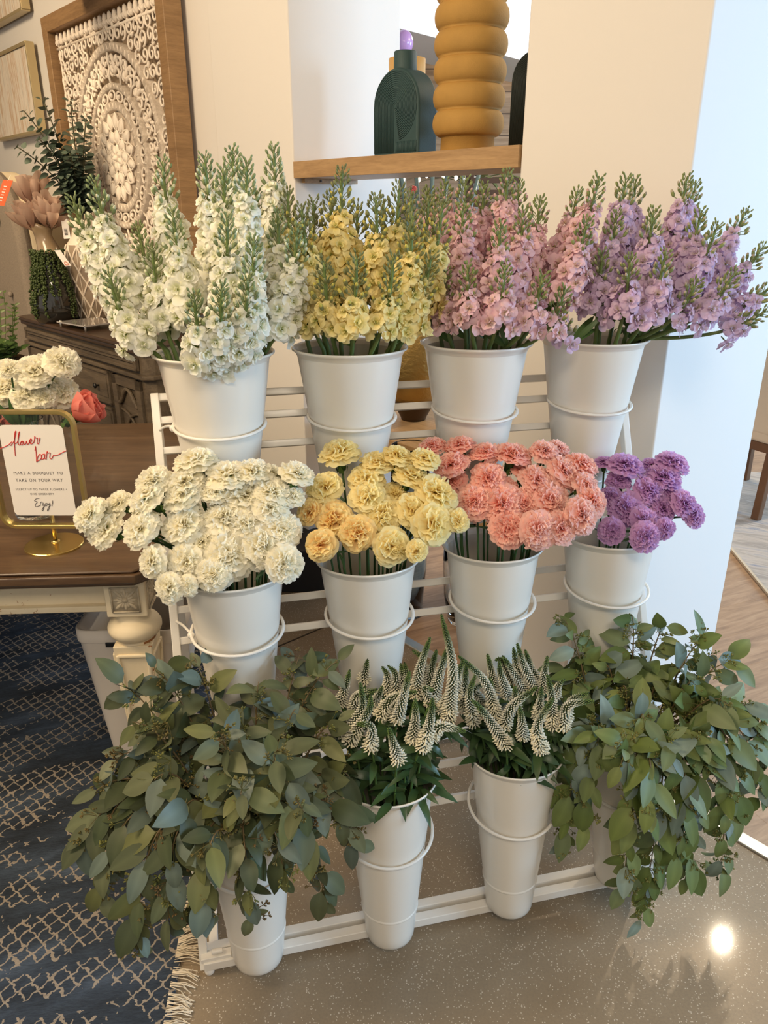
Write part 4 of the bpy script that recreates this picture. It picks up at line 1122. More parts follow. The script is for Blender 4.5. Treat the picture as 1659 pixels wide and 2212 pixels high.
b = MB(); P = np.array(loop(z_t, 1)); c_ = P.mean(0); b.grid(np.stack([c_ + (P - c_) * 1.012 - [0, 0, .03], c_ + (P - c_) * 1.012 + [0, 0, .006], c_ + (P - c_) * .97 + [0, 0, .006], c_ + (P - c_) * .9 - [0, 0, .04]]), 0, None, True); part('rolled_edge', b, M['bin'], bn, smooth=True)

# ------------------------------------------------------------------ rugs
def rug_mat():
    t = NT('blue_lattice_rug'); v = t.coords((1, 1, 1), (0, 0, R(-8)))
    ds = t.n('ShaderNodeTexNoise'); t.l(v, ds.inputs['Vector']); ds.inputs['Scale'].default_value = 60; ds.inputs['Detail'].default_value = 2
    vm = t.n('ShaderNodeVectorMath', operation='SCALE'); t.l(ds.outputs['Color'], vm.inputs[0]); vm.inputs['Scale'].default_value = 0.022
    va = t.n('ShaderNodeVectorMath', operation='ADD'); t.l(v, va.inputs[0]); t.l(vm.outputs[0], va.inputs[1])
    s = t.n('ShaderNodeSeparateXYZ'); t.l(va.outputs[0], s.inputs[0])
    u = t.math('ADD', t.math('MULTIPLY', s.outputs[0], 25.0), t.math('MULTIPLY', s.outputs[1], 22.5)); w = t.math('SUBTRACT', t.math('MULTIPLY', s.outputs[0], 25.0), t.math('MULTIPLY', s.outputs[1], 22.5))
    def band(q): return t.math('LESS_THAN', t.math('ABSOLUTE', t.math('SUBTRACT', t.math('FRACT', q), 0.5)), 0.075)
    latt = t.math('MAXIMUM', band(u), band(w))
    m1 = t.noise(t.coords((1.3, 3.6, 1), (0, 0, R(-20))), 2.6, 4, 0.62, 0.6)
    m2 = t.noise(v, 34, 3, 0.7)
    mask = t.math('GREATER_THAN', t.math('ADD', m1, t.math('MULTIPLY', t.math('SUBTRACT', m2, 0.5), 0.30)), 0.475)
    pile = t.noise(t.coords((40, 190, 40), (0, 0, R(-8))), 1.6, 3, 0.7)
    shade = t.noise(t.coords((1.0, 3.0, 1), (0, 0, R(-24))), 3.2, 4, 0.6)
    blue = t.ramp(shade, [(0.32, lin(54, 60, 68)), (0.55, lin(76, 88, 104)), (0.75, lin(112, 130, 154))])
    blue = t.mix(t.math('MULTIPLY', pile, 0.8), blue, lin(30, 34, 42))
    col = t.mix(t.math('MULTIPLY', t.math('MULTIPLY', latt, mask), 0.76), blue, t.mix(pile, lin(202, 190, 172), lin(138, 126, 112)))
    t.set(color=col, rough=0.95, spec=0.1, sheen=0.0)
    t.bump(t.math('ADD', pile, t.math('MULTIPLY', t.math('MULTIPLY', latt, mask), 0.6)), 0.7, 0.006)
    return t.m
re0, re1 = at_z(446, 1745, 0.01), at_z(366, 2212, 0.01)
rd = unit(re1 - re0); rperp = np.array([rd[1], -rd[0], 0]); rperp = rperp if rperp[0] < 0 else -rperp
rA = re0 - rd * 1.45; rB = re0 + rd * 1.6
rg = MB(); rg.poly([rA, rB, rB + rperp * 2.6, rA + rperp * 2.6], .010, ZZ); 
rug = part('rug', rg, rug_mat(), None, bevel=0.003); 
for v_ in rug.data.vertices: v_.co.z -= .010
tag(rug, 'dark blue distressed rug with beige diamond lattice and fringed edge, under the table', 'rug')
b = MB(); Lr = np.linalg.norm(rB - rA)
for i in range(1500):
    s = rnd.uniform(0, Lr); p = rA + rd * s + [0, 0, .0 ]; a = -rperp * rnd.uniform(.026, .046) + rd * (rnd.uniform(-.014, .014) + .016 * math.sin(s * 23))
    cc_ = lerp(lc(220, 204, 176), lc(242, 232, 212), rnd.random())
    b.tube([p + rperp * .012 + [0, 0, .002], p + a * .5 + [0, 0, rnd.uniform(.001, .007)], p + a + [0, 0, -.006 + rnd.uniform(0, .003)]], .0011, 4, col=np.append(cc_, 1), caps=False)
fr = part('fringe', b, petal_mat('fringe_cotton', .1, .9), rug, smooth=True); fr['kind'] = 'stuff'; fr['label'] = 'cream cotton fringe'
def rug2():
    t = NT('grey_abstract_rug'); v = t.coords((1, 5, 1), (0, 0, R(30)))
    f = t.noise(v, 2.4, 6, .7, .8)
    t.set(color=t.ramp(f, [(.3, lin(126, 134, 152)), (.45, lin(196, 184, 170)), (.6, lin(160, 150, 140)), (.72, lin(206, 196, 184))]), rough=.95); t.bump(t.noise(v, 90, 3), .4, .004); return t.m
g0, g1 = at_z(1576, 1182, .008), at_z(1659, 1282, .008); gd = unit(g1 - g0); gp = np.array([-gd[1], gd[0], 0]); gp = gp if gp[0] > 0 else -gp
b = MB(); b.poly([g0 - gd * 1.2, g0 + gd * 1.6, g0 + gd * 1.6 + gp * 2.4, g0 - gd * 1.2 + gp * 2.4], .006, ZZ); r2 = part('rug', b, rug2(), None, bevel=.002)
for v_ in r2.data.vertices: v_.co.z -= .008
tag(r2, 'grey and blue abstract rug on the timber floor beyond the pillar', 'rug')
b = MB(); b.bar(g0 - gd * 1.2 + [0, 0, 0], g0 + gd * 1.6, .012, .012); part('binding', b, plain('rug_binding', (206, 188, 160), .9), r2)
# ------------------------------------------------------------------ left wall: carved panel and two paintings
M['frame_oak'] = wood('frame_wood', (128, 98, 64), (166, 132, 92), .5, (1.5, 1.5, 14), (0, 0, 0), 4, .06)
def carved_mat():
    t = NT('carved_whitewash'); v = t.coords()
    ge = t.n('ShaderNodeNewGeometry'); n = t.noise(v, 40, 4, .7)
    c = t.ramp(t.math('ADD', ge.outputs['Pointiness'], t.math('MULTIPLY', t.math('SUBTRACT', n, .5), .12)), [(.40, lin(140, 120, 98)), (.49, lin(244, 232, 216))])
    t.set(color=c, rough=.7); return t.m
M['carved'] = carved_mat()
PLc, PZc, PHW, PHH = 3.075, 1.785, .63, .63
pan = thing('carved_wall_panel', 'large whitewashed carved mandala panel in a wood frame on the wall', 'wall art', wall(PLc, PZc - .7, .03))
def pw(x, z, off=0.0): return wall(PLc - x, PZc + z, .05 + off)          # x to the right
FWd = .075
b = MB()
X_, N_ = -WD, -WE
def fbar(a0, a1, horizontal):
    pass
o_, i_ = PHW + FWd, PHW
for quad in ([(-o_, o_), (o_, o_), (i_, i_), (-i_, i_)], [(-o_, -o_), (-i_, -i_), (i_, -i_), (o_, -o_)], [(-o_, -o_), (-o_, o_), (-i_, i_), (-i_, -i_)], [(o_, o_), (o_, -o_), (i_, -i_), (i_, i_)]):
    P = [pw(x, z, -.04) for x, z in quad]
    b.poly(P, .085, N_)
part('frame', b, M['frame_oak'], pan, bevel=.004)
b = MB(); b.box(pw(0, 0, -.035), (2 * i_, .01, 2 * i_), X_, N_, ZZ); part('backing', b, plain('panel_backing', (146, 128, 106), .8), pan)
b = MB(); MP = np.stack([X_, ZZ, N_], 1)
def pb(x, z, rx, rz, rn, ang=0.0, off=.004):
    if abs(x) > i_ - .01 or abs(z) > i_ - .01: return
    e = X_ * math.cos(ang) + ZZ * math.sin(ang); g = -X_ * math.sin(ang) + ZZ * math.cos(ang)
    b.ball(pw(x, z, off), rx, rz, rn, np.stack([e, g, N_], 1), 8, 5)
def curl(x, z, r, a0, turns, hand, w=.0075, off=.0):
    P = []
    for k in range(int(14 * turns) + 2):
        f = k / (14 * turns + 1); a = a0 + hand * f * turns * 6.283; q = r * (1 - .80 * f)
        P.append((x + q * math.cos(a), z + q * math.sin(a)))
    P = [q for q in P if abs(q[0]) < i_ - .008 and abs(q[1]) < i_ - .008]
    if len(P) > 3: b.tube([pw(px, pz, off) for px, pz in P], w, 6)
def annulus(r0, r1, h):
    th = np.linspace(0, 6.283, 121)[:-1]
    G = np.stack([np.stack([pw(r * math.cos(a), r * math.sin(a), o) for a in th]) for r, o in ((r0, -.03), (r0, h * .6), (r0 + .006, h), (r1 - .006, h), (r1, h * .6), (r1, -.03))])
    b.grid(G, 0, None, True)
for r0, r1 in ((.215, .255), (.305, .335), (.465, .505)):
    annulus(r0, r1, .010)
    nt = int(r1 * 150)
    for k in range(nt):
        a = k * 6.283 / nt; b.tube([pw(q * math.cos(a + o), q * math.sin(a + o), .0105) for q, o in ((r0 + .008, 0), (r1 - .008, .02))], .0035, 5)
# heart flower
b.lathe([(.001, .012), (.205, .004), (.215, -.03)], 64, origin=pw(0, 0, 0) - N_ * .004, axis=N_)
for n_, ra, rb_, wd in ((8, .014, .066, .020), (10, .066, .130, .034), (16, .128, .205, .028)):
    for k in range(n_):
        a = (k + .5 * (n_ != 10)) * 6.283 / n_; rc_ = (ra + rb_) / 2
        pb(rc_ * math.cos(a), rc_ * math.sin(a), (rb_ - ra) * .5, wd * .8, .014, a, .010)
        e = [(ra + (rb_ - ra) * t, wd * 1.05 * math.sin(math.pi * t ** .8)) for t in np.linspace(0, 1, 8)]
        ol = [(r_ * math.cos(a) - w_ * math.sin(a), r_ * math.sin(a) + w_ * math.cos(a)) for r_, w_ in e] + [(r_ * math.cos(a) + w_ * math.sin(a), r_ * math.sin(a) - w_ * math.cos(a)) for r_, w_ in e[::-1]]
        b.tube([pw(x, z, .014) for x, z in ol], .0045, 5)
pb(0, 0, .016, .016, .02, 0, .016)
# pierced scroll rings
for k in range(20):
    a = k * 6.283 / 20; x, z = .28 * math.cos(a), .28 * math.sin(a)
    th = np.linspace(0, 6.283, 15); b.tube([pw(x + .022 * math.cos(q) * math.cos(a) - .034 * math.sin(q) * math.sin(a), z + .022 * math.cos(q) * math.sin(a) + .034 * math.sin(q) * math.cos(a), 0) for q in th], .006, 5)
    pb(x, z, .012, .008, .010, a)
for k in range(18):
    a = k * 6.283 / 18; ha = 3.14159 / 18
    for sg in (-1, 1):
        curl(.375 * math.cos(a + sg * ha * .45), .375 * math.sin(a + sg * ha * .45), .030, a + 3.14 + sg * 1.2, 1.0, sg, .0065)
        curl(.425 * math.cos(a + sg * ha * .55), .425 * math.sin(a + sg * ha * .55), .028, a + sg * 1.9, 1.1, -sg, .0065)
        pb(.438 * math.cos(a + sg * ha * .25), .438 * math.sin(a + sg * ha * .25), .022, .010, .010, a + sg * .5)
    for q in (-.5, 0, .5): pb((.392 + .02 * (q == 0)) * math.cos(a + q * .09), (.392 + .02 * (q == 0)) * math.sin(a + q * .09), .024, .009, .012, a + q)
    ab = a + ha
    b.tube([pw(r_ * math.cos(ab + w_), r_ * math.sin(ab + w_), 0) for r_, w_ in ((.335, 0), (.37, .03), (.40, -.02), (.43, .02), (.468, 0))], .006, 5)
# corner scrolls and leaf border
prs = np.random.RandomState(3)
for gx in np.arange(-.59, .60, .066):
    for gz in np.arange(-.59, .56, .066):
        x, z = gx + prs.uniform(-.008, .008), gz + prs.uniform(-.008, .008)
        if math.hypot(x, z) < .515: continue
        hand = 1 if (x * z) > 0 else -1
        curl(x, z, .036, prs.uniform(0, 6.28), 1.3, hand, .0058)
        if prs.uniform() < .5: pb(x + .033, z + .03, .017, .006, .009, prs.uniform(0, 6.28))
for s_ in (-1, 1):
    b.bar(pw(-i_, .555 * s_, 0), pw(i_, .555 * s_, 0), .010, .012, N_); b.bar(pw(.60 * s_, -i_, 0), pw(.60 * s_, i_, 0), .006, .012, N_)
for k in range(22):
    x = -i_ + .03 + k * (2 * i_ - .06) / 21
    for s_ in (1, -1):
        pb(x, .595 * s_, .030, .011, .014, 1.571); pb(x + .014, .58 * s_, .016, .007, .012, 1.2); pb(x - .014, .58 * s_, .016, .007, .012, 1.9)
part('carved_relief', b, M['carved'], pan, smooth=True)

def abstract():
    t = NT('abstract_canvas'); v = t.coords((16, 16, .9)); 
    f = t.noise(v, 1.6, 6, .65, .7)
    t.set(color=t.ramp(f, [(.30, lin(150, 160, 166)), (.40, lin(216, 204, 186)), (.5, lin(234, 226, 212)), (.57, lin(200, 168, 130)), (.63, lin(228, 220, 208)), (.74, lin(160, 172, 182))]), rough=.7); return t.m
M['canvas'] = abstract(); M['champagne'] = plain('champagne_frame', (196, 178, 136), .35, .45)
def painting(L0, L1, z0, z1, label):
    p = thing('abstract_painting', label, 'painting', wall((L0 + L1) / 2, z0, .03), 'abstract paintings on the left wall')
    b = MB(); b.box(wall((L0 + L1) / 2, (z0 + z1) / 2, .025), (L1 - L0 - .02, .03, z1 - z0 - .02), WD, WE, ZZ); part('canvas', b, M['canvas'], p)
    b = MB()
    for a, c in (((L0, z0), (L1, z0)), ((L0, z1), (L1, z1)), ((L0, z0), (L0, z1)), ((L1, z0), (L1, z1))): b.bar(wall(*a, .03), wall(*c, .03), .016, .05, -WE if a[1] == c[1] else -WE)
    part('frame', b, M['champagne'], p, bevel=.002)
painting(4.19, 5.05, 1.98, 2.44, 'small abstract painting with vertical streaks, the lower of two beside the carved panel')
painting(4.16, 5.05, 2.60, 3.2, 'abstract painting cut by the picture corner, above the other streaked painting')

# ------------------------------------------------------------------ sideboard and its display
ZS = 1.0
SFR = at_z(304, 752, ZS); SFL = SFR + unit(at_z(32, 682, ZS) - SFR) * 1.46
sl_ = unit(SFL - SFR); sn = np.array([-sl_[1], sl_[0], 0]); sn = sn if sn @ np.array([0, -1, 0]) > 0 else -sn       # sn: out of the front
SLEN = np.linalg.norm(SFL - SFR); SDEP = .44
def sb(x, y, z): return SFR + sl_ * x - sn * y + [0, 0, z - ZS]       # x to the left along the front, y into the depth
M['weathered'] = wood('weathered_brown', (70, 60, 48), (112, 98, 80), .55, (1.2, 9, 9), (0, 0, -R(134)), 3, .08)
M['side_top'] = wood('sideboard_top', (50, 36, 26), (78, 58, 42), .35, (1.2, 9, 9), (0, 0, -R(134)), 3, .04, .1)
sd = thing('sideboard', 'weathered dark brown sideboard with drawers and latticed doors under the carved panel', 'sideboard', sb(SLEN / 2, SDEP / 2, 0))
b = MB()
for z0, z1, o in ((ZS - .018, ZS, 0.0), (ZS - .038, ZS - .018, .008)):
    b.poly([sb(-.0 + o + .05, 0 + o, z0), sb(SLEN - .05 - o, o, z0), sb(SLEN - o, .05 + o, z0), sb(SLEN - o, SDEP, z0), sb(o, SDEP, z0), sb(o, .05 + o, z0)][::-1], z1 - z0, ZZ)
part('top', b, M['side_top'], sd, bevel=.004)
b = MB()
b.poly([sb(.07, .03, .08), sb(SLEN - .07, .03, .08), sb(SLEN - .03, .07, .08), sb(SLEN - .03, SDEP, .08), sb(.03, SDEP, .08), sb(.03, .07, .08)][::-1], ZS - .118, ZZ)
b.poly([sb(.05, .012, ZS - .15), sb(SLEN - .05, .012, ZS - .15), sb(SLEN - .012, .05, ZS - .15), sb(SLEN - .012, SDEP, ZS - .15), sb(.012, SDEP, ZS - .15), sb(.012, .05, ZS - .15)][::-1], .02, ZZ)
b.poly([sb(.05, .012, 0), sb(SLEN - .05, .012, 0), sb(SLEN - .012, .05, 0), sb(SLEN - .012, SDEP, 0), sb(.012, SDEP, 0), sb(.012, .05, 0)][::-1], .09, ZZ)
part('carcass', b, M['weathered'], sd, bevel=.004)
def facebox(b, x0, x1, z0, z1, y, th): b.box(sb((x0 + x1) / 2, y, (z0 + z1) / 2), (x1 - x0, th, z1 - z0), sl_, sn, ZZ)
def raised(b, x0, x1, z0, z1, y=.025):
    facebox(b, x0, x1, z0, z1, y, .012); w = .014
    for a in ((x0, x1, z0, z0 + w), (x0, x1, z1 - w, z1), (x0, x0 + w, z0, z1), (x1 - w, x1, z0, z1)): facebox(b, *a, y - .008, .010)
    facebox(b, x0 + .035, x1 - .035, z0 + .03, z1 - .03, y - .006, .008)
def knob(p, parent): b = MB(); b.lathe([(.004, 0), (.005, .012), (.013, .018), (.013, .024), (.002, .03)], 14, origin=p, axis=sn); part('knob', b, M['black'], parent, smooth=True)
b = MB(); raised(b, .09, SLEN - .09, ZS - .115, ZS - .055, .022); part('frieze', b, M['weathered'], sd, bevel=.002)
xa = .36
for i, (z1, z0) in enumerate(((.84, .68), (.665, .42), (.405, .12))):
    b = MB(); raised(b, xa + .03, SLEN - xa - .03, z0, z1); d_ = part('drawer', b, M['weathered'], sd, bevel=.002)
    for f in (.2, .8): knob(sb(lerp(xa, SLEN - xa, f), .015, (z0 + z1) / 2), d_)
for x0, x1 in ((.085, xa), (SLEN - xa, SLEN - .085)):
    b = MB(); z0, z1 = .12, .84; w = .045
    for a in ((x0, x1, z0, z0 + w), (x0, x1, z1 - w, z1), (x0, x0 + w, z0, z1), (x1 - w, x1, z0, z1)): facebox(b, *a, .022, .018)
    ar = [(x0 + w, z1 - .13), (x0 + w + .02, z1 - .12), ((x0 + x1) / 2 - .03, z1 - .07), ((x0 + x1) / 2, z1 - .055), ((x0 + x1) / 2 + .03, z1 - .07), (x1 - w - .02, z1 - .12), (x1 - w, z1 - .13)]
    b.tube([sb(x, .02, z) for x, z in catmull(ar, 4)], .010, 6)
    ar2 = [(x0 + w, z1 - .20), (x0 + w, z1 - .13)] + ar[1:-1] + [(x1 - w, z1 - .13), (x1 - w, z1 - .20)]
    dr = part('door', b, M['weathered'], sd, bevel=.002)
    b = MB(); facebox(b, x0 + w, x1 - w, z0 + w, z1 - .10, .034, .004); part('panel', b, plain('dark_glazing', (26, 22, 20), .3), dr)
    b = MB()
    for s_ in (0, 1):
        cxm = x0 + w if s_ == 0 else x1 - w; sg = 1 if s_ == 0 else -1
        for k in range(4):
            zc = z1 - .16 - k * .16
            P = [sb(cxm + sg * .17 * math.sin(a), .024, zc - .17 * (1 - math.cos(a)) ) for a in np.linspace(0, 1.5, 9)]
            b.tube(P, .007, 6)
    part('fretwork', b, M['weathered'], dr, smooth=True)

def dep_(p): return p[1] * math.cos(PITCH) + (CAMH - p[2]) * math.sin(PITCH)
def pxr(p, w): return w * dep_(p) / FPX
M['taupe_glaze'] = plain('taupe_glaze', (158, 136, 106), .22, coat=.4, var=.12, vscale=6)
# tall taupe vase with proteas
vp = at_z(146, 682, ZS); kz = lambda y: at_y(110, y, vp[1])[2] - ZS
h_ = kz(470)
tv = thing('ceramic_vase', 'tall glossy taupe vase with slanted lip holding dried proteas on the sideboard', 'vase', vp)
b = MB(); n_ = 36; th_ = np.linspace(0, 6.283, n_ + 1)[:-1]; rows = []
rs_ = pxr(vp, 1)
for f, r_, dx in ((0, 30, 0), (.02, 34, 0), (.25, 38, -1), (.45, 36, -6), (.62, 26, -14), (.76, 19, -22), (.84, 17.5, -26), (.93, 21, -28), (1.0, 24, -27), (1.0, 22.5, -27), (.9, 17, -27), (.7, 15, -18)):
    sl0 = .10 * max(0, (f - .8) / .2)
    rows.append(np.stack([vp + np.array([dx * rs_ + r_ * rs_ * math.cos(a), r_ * rs_ * math.sin(a), h_ * f - sl0 * h_ * (math.cos(a) * .5 + .5)]) for a in th_]))
b.grid(np.stack(rows), 0, None, True); part('body', b, M['taupe_glaze'], tv, smooth=True)
def protea_mesh():
    b = MB()
    for n_, el, r_, cu in ((8, .62, 1.2, .25), (9, .92, 1.2, .2), (8, 1.15, 1.1, .15), (6, 1.38, 1.0, 0)):
        off = nrs.uniform(0, 6)
        for i in range(n_): petal(b, .1, r_ * nrs.uniform(.85, 1.1), el + nrs.uniform(-.1, .1), cu, off + i * 6.283 / n_, .23, .01, .0, lc(196, 160, 140) * nrs.uniform(.8, 1), lc(232, 206, 186) * nrs.uniform(.85, 1.05), 5, 7, nrs, .16, -.2, True)
    return b.mesh('protea_bloom', M['petal'])
PROT = protea_mesh()
for x, y, s_, w, dy in ((70, 392, 60, 'highest', .05), (64, 446, 56, 'lowest', -.03), (112, 440, 62, 'right-hand', -.06)):
    p = at_y(x, y + 26, vp[1] + dy); t = thing('protea_flower', f'dried tan protea, {w} of three in the taupe vase', 'dried flower', vp + [-.06, 0, h_ * .5], 'dried proteas')
    rad = pxr(p, s_); d = unit(p - (vp + [-27 * rs_, 0, h_ * .62])) + [0, -.1, .25]
    inst('bloom', PROT, t, m4(frame_from(d), p - orig(t) - unit(d) * rad * .3, rad * 1.0))
    b = MB(); b.tube([orig(t), vp + [-27 * rs_, 0, h_ * .86], p - unit(d) * rad * .3], .006, 6, col=np.append(lc(110, 86, 64), 1)); part('stem', b, M['stem'], t, smooth=True)
# dark glass vase with trailing beads
dv = at_z(124, 694, ZS)
hz = at_y(120, 548, dv[1])[2] - ZS
g_ = thing('glass_vase', 'dark smoked glass vase overflowing with trailing green succulent on the sideboard', 'vase', dv)
b = MB(); k_ = pxr(dv, 1); b.lathe([(.001, .0), (38 * k_, 0), (44 * k_, .04), (44 * k_, hz * .28), (37 * k_, hz * .55), (27 * k_, hz * .8), (25 * k_, hz * .92), (28 * k_, hz), (26 * k_, hz), (22 * k_, hz * .9)], 36, origin=dv); part('body', b, M['smoke_glass'], g_, smooth=True)
b = MB()
for s_ in range(26):
    a = rnd.uniform(-2.9, .1) if s_ < 20 else rnd.uniform(0, 6.28); ln = rnd.choice([.10, .16, .22, .30, .34]) if s_ < 18 else .05
    p = dv + [24 * k_ * math.cos(a), 24 * k_ * math.sin(a), hz + .01]
    m_ = int(ln / .011)
    for q in range(m_):
        f = q * .011; prof_r = np.interp(hz - f, [0, .04, hz * .28, hz * .55, hz * .8, hz * .92, hz], np.array([36, 42, 42, 36, 27, 25, 28]) * k_) + .008
        c_ = dv + [prof_r * math.cos(a) , prof_r * math.sin(a), hz + .012 - f] if hz - f > 0 else None
        if c_ is None: break
        for w in range(3): b.ball(c_ + nrs.uniform(-.008, .008, 3), .0062, n=5, m=4, col=np.append(lc(74, 88, 46) * rnd.uniform(.7, 1.2), 1))
ts = part('trailing_succulent', b, M['leaf'], None, smooth=True); tag(ts, 'trailing string-of-beads plant spilling down the dark glass vase', 'plant')
# white lattice vase with eucalyptus
lv = at_z(209, 686, ZS); k_ = pxr(lv, 1); hz = at_y(205, 528, lv[1])[2] - ZS
l_ = thing('lattice_vase', 'white and taupe ceramic vase with raised diamond lattice on the sideboard', 'vase', lv)
b = MB(); prof = [(.001, 0), (32 * k_, 0), (36 * k_, .01), (42 * k_, hz * .35), (46 * k_, hz * .7), (44 * k_, hz * .93), (40 * k_, hz), (28 * k_, hz + .04), (24 * k_, hz + .09), (27 * k_, hz + .12), (25 * k_, hz + .12), (22 * k_, hz + .08)]
b.lathe(prof[:7], 40, origin=lv); part('body', b, plain('lattice_taupe', (150, 132, 112), .5), l_, smooth=True)
b = MB(); b.lathe(prof[6:], 40, origin=lv); part('neck', b, plain('lattice_white', (226, 212, 194), .35), l_, smooth=True)
b = MB(); rr_ = lambda f: np.interp(f, [0, .35, .7, .93, 1], np.array([35, 42, 46, 44, 40]) * k_)
for q in range(11):
    for sg in (-1, 1, 0):
        P = []
        for f in np.linspace(.01, 1, 26):
            a = q * 6.283 / 11 + sg * f * 1.75; r_ = rr_(f) + .001
            P.append(lv + [r_ * math.cos(a), r_ * math.sin(a), hz * f])
        b.tube(P, .0052 if sg else .0022, 5)
part('lattice', b, bpy.data.materials['lattice_white'], l_, smooth=True)
for i, (x, y, w) in enumerate(((92, 215, 'tallest'), (152, 217, 'slender upright'), (38, 318, 'lowest, stretching away from the carved panel'), (52, 240, 'second tallest, arching away from the panel'), (186, 255, 'thick clump nearest the carved panel'), (120, 290, 'centre of the spray'), (150, 330, 'front of the spray'), (85, 300, 'middle of the spray'), (185, 330, 'short, beside the panel frame'), (140, 385, 'low, hanging over the proteas'))):
    p = at_y(x, y, lv[1] + rnd.uniform(-.10, .10)); foot = lv + [0, 0, hz * .6]
    t = thing('eucalyptus_sprig', f'dark green round-leaved eucalyptus stem in the lattice vase, {w}', 'eucalyptus', foot, 'round-leaved stems in the lattice vase')
    top_ = lv + [0, 0, hz + .12]; P = np.concatenate([[foot], bez(top_, top_ + [(p[0] - top_[0]) * .35, 0, (p[2] - top_[2]) * .6 + .02], p, 18)])
    b = MB(); b.tube(P, .003, 5, col=np.append(lc(92, 88, 64), 1)); part('stem', b, M['stem'], t, smooth=True)
    b = MB()
    for q in range(3, 19):
        f = q / 18; dd = unit(P[min(q + 1, 18)] - P[q - 1])
        for sg in (-1, 1):
            a = q * 1.57 + (0 if sg > 0 else 3.14) + rnd.uniform(-.5, .5); Fx = frame_from(dd); s2 = Fx[:, 0] * math.cos(a) + Fx[:, 1] * math.sin(a)
            L_ = lerp(.088, .032, f ** 1.3) * rnd.uniform(.85, 1.15)
            blade(b, P[q] + s2 * .008, unit(s2 + dd * .35), unit(dd + [0, -.7, .2] + nrs.uniform(-.4, .4, 3)), L_, L_ * .92, lc(84, 98, 84) * rnd.uniform(.8, 1.3), .08, .3, 6, nw=4)
    part('leaves', b, M['eleaf'], t, smooth=True)
# bowl, acrylic plate, tags
bw = at_z(330, 726, ZS); k_ = pxr(bw, 1); hz = .125
b = MB(); b.lathe([(.001, 0), (24 * k_, 0), (27 * k_, .006), (38 * k_, hz * .7), (40 * k_, hz), (38 * k_, hz), (34 * k_, hz * .6), (.001, .02)], 36, origin=bw)
o = part('bowl', b, plain('white_ceramic', (232, 220, 206), .3, coat=.3), None, smooth=True); tag(o, 'white ceramic bowl on the sideboard behind the white stock stems', 'bowl')
P4 = [at_z(x, y, ZS + .028) for x, y in ((122, 694), (182, 704), (262, 694), (212, 685))]
ap = thing('display_plate', 'clear acrylic plate lying on the sideboard before the lattice vase', 'plate', np.mean(P4, 0) - [0, 0, .028])
b = MB(); b.poly(P4, -.006, ZZ); part('plate', b, plain('acrylic', (176, 170, 166), .05, coat=.8), ap)
b = MB()
for q in P4: c_ = lerp(q, np.mean(P4, 0), .12); b.lathe([(.006, -.03), (.006, .002)], 10, origin=c_ - [0, 0, -.002], cap=(True, True))
part('standoff', b, M['steel'], ap, smooth=True)
def hang_tag(name, label, px4, Y, mark):
    P = [at_y(x, y, Y + i * 0.0) for i, (x, y) in enumerate(px4)]
    t = thing(name, label, 'price tag', np.mean(P, 0), 'paper price tags')
    b = MB(); b.poly(P, .0015, [0, 1, 0]); part('paper', b, M['card'] if mark != 'orange' else plain('orange_card', (214, 98, 48), .6), t)
    b = MB(); A = lambda u, v: lerp(lerp(P[0], P[1], u), lerp(P[3], P[2], u), v) + np.array([0, -.0015, 0])
    if mark == 'house':
        b.tube([A(.25, .92), A(.75, .92), A(.75, .78), A(.5, .70), A(.25, .78), A(.25, .92)], .0016, 5); part('printed_mark', b, bpy.data.materials.get('orange_card') or plain('orange_card', (214, 98, 48), .6), t)
    elif mark == 'print':
        for k in range(5): b.bar(A(.25, .52 + k * .07), A(.7, .52 + k * .07), .004, .001, (0, 1, 0))
        part('printed_mark', b, M['grey_ink'], t)
    else:
        for k in range(6): b.bar(A(.3, .25 + k * .11), A(.6, .25 + k * .11), .004, .001, (0, 1, 0))
        part('printed_mark', b, M['card'], t)
    b = MB(); b.tube([A(.5, .03), A(.45, -.1) + [0, .01, 0], A(.4, -.2) + [0, .02, 0]], .001, 4); part('string', b, M['card'], t)
hang_tag('price_tag', 'orange price tag hanging on the grey upholstered headboard', [(7, 388), (28, 390), (9, 445), (-12, 443)], vp[1] - .2, 'orange')
hang_tag('price_tag', 'white tag slanting across the dark glass vase, with an orange outline mark', [(117, 541), (130, 540), (154, 574), (141, 576)], dv[1] - .12, 'house')
hang_tag('price_tag', 'white printed tag hanging beside the neck of the taupe vase', [(131, 472), (145, 472), (153, 515), (138, 516)], vp[1] - .10, 'print')

# ------------------------------------------------------------------ upholstered headboard left of the sideboard
M['linen'] = plain('grey_linen', (138, 126, 112), .9, var=.18, vscale=120, bump=.3, bscale=420)
HB0 = sb(SLEN + .06, SDEP * .66, ZS)                                # rear foot of its near end, by the sideboard
hbx = sl_        # runs away to the left
hbn = sn      # front face normal
hbd = SDEP * .40
def hb(x, y, z): return HB0 + hbx * x + hbn * y + [0, 0, z - ZS]
HT = at_y(0, 355, (HB0 + hbn * hbd)[1])[2]
arch = [(0, .15), (0, HT - .42)] + [(.42 - .42 * math.cos(a), HT - .42 + .42 * math.sin(a)) for a in np.linspace(.15, 1.571, 9)] + [(1.2, HT), (1.2, .15)]
hd_ = thing('upholstered_headboard', 'arched grey linen buttoned headboard with cream wood edge beside the sideboard', 'headboard', hb(.6, .1, 0))
b = MB(); b.poly([hb(x, 0, z - .02) for x, z in arch], hbd * .62, hbn); part('frame', b, M['cream'], hd_, bevel=.006)
def inset_(d): 
    c = np.array([.6, HT / 2]); return [(x + (d if x < .3 else 0), z - (d if z > HT * .5 and x > .05 else d * .6 if z > HT * .5 else 0)) for x, z in arch]
b = MB(); b.poly([hb(x, hbd * .55, z) for x, z in inset_(-.006)], hbd * .5, hbn); part('pad', b, M['linen'], hd_, bevel=.045, seg=4)
b = MB()
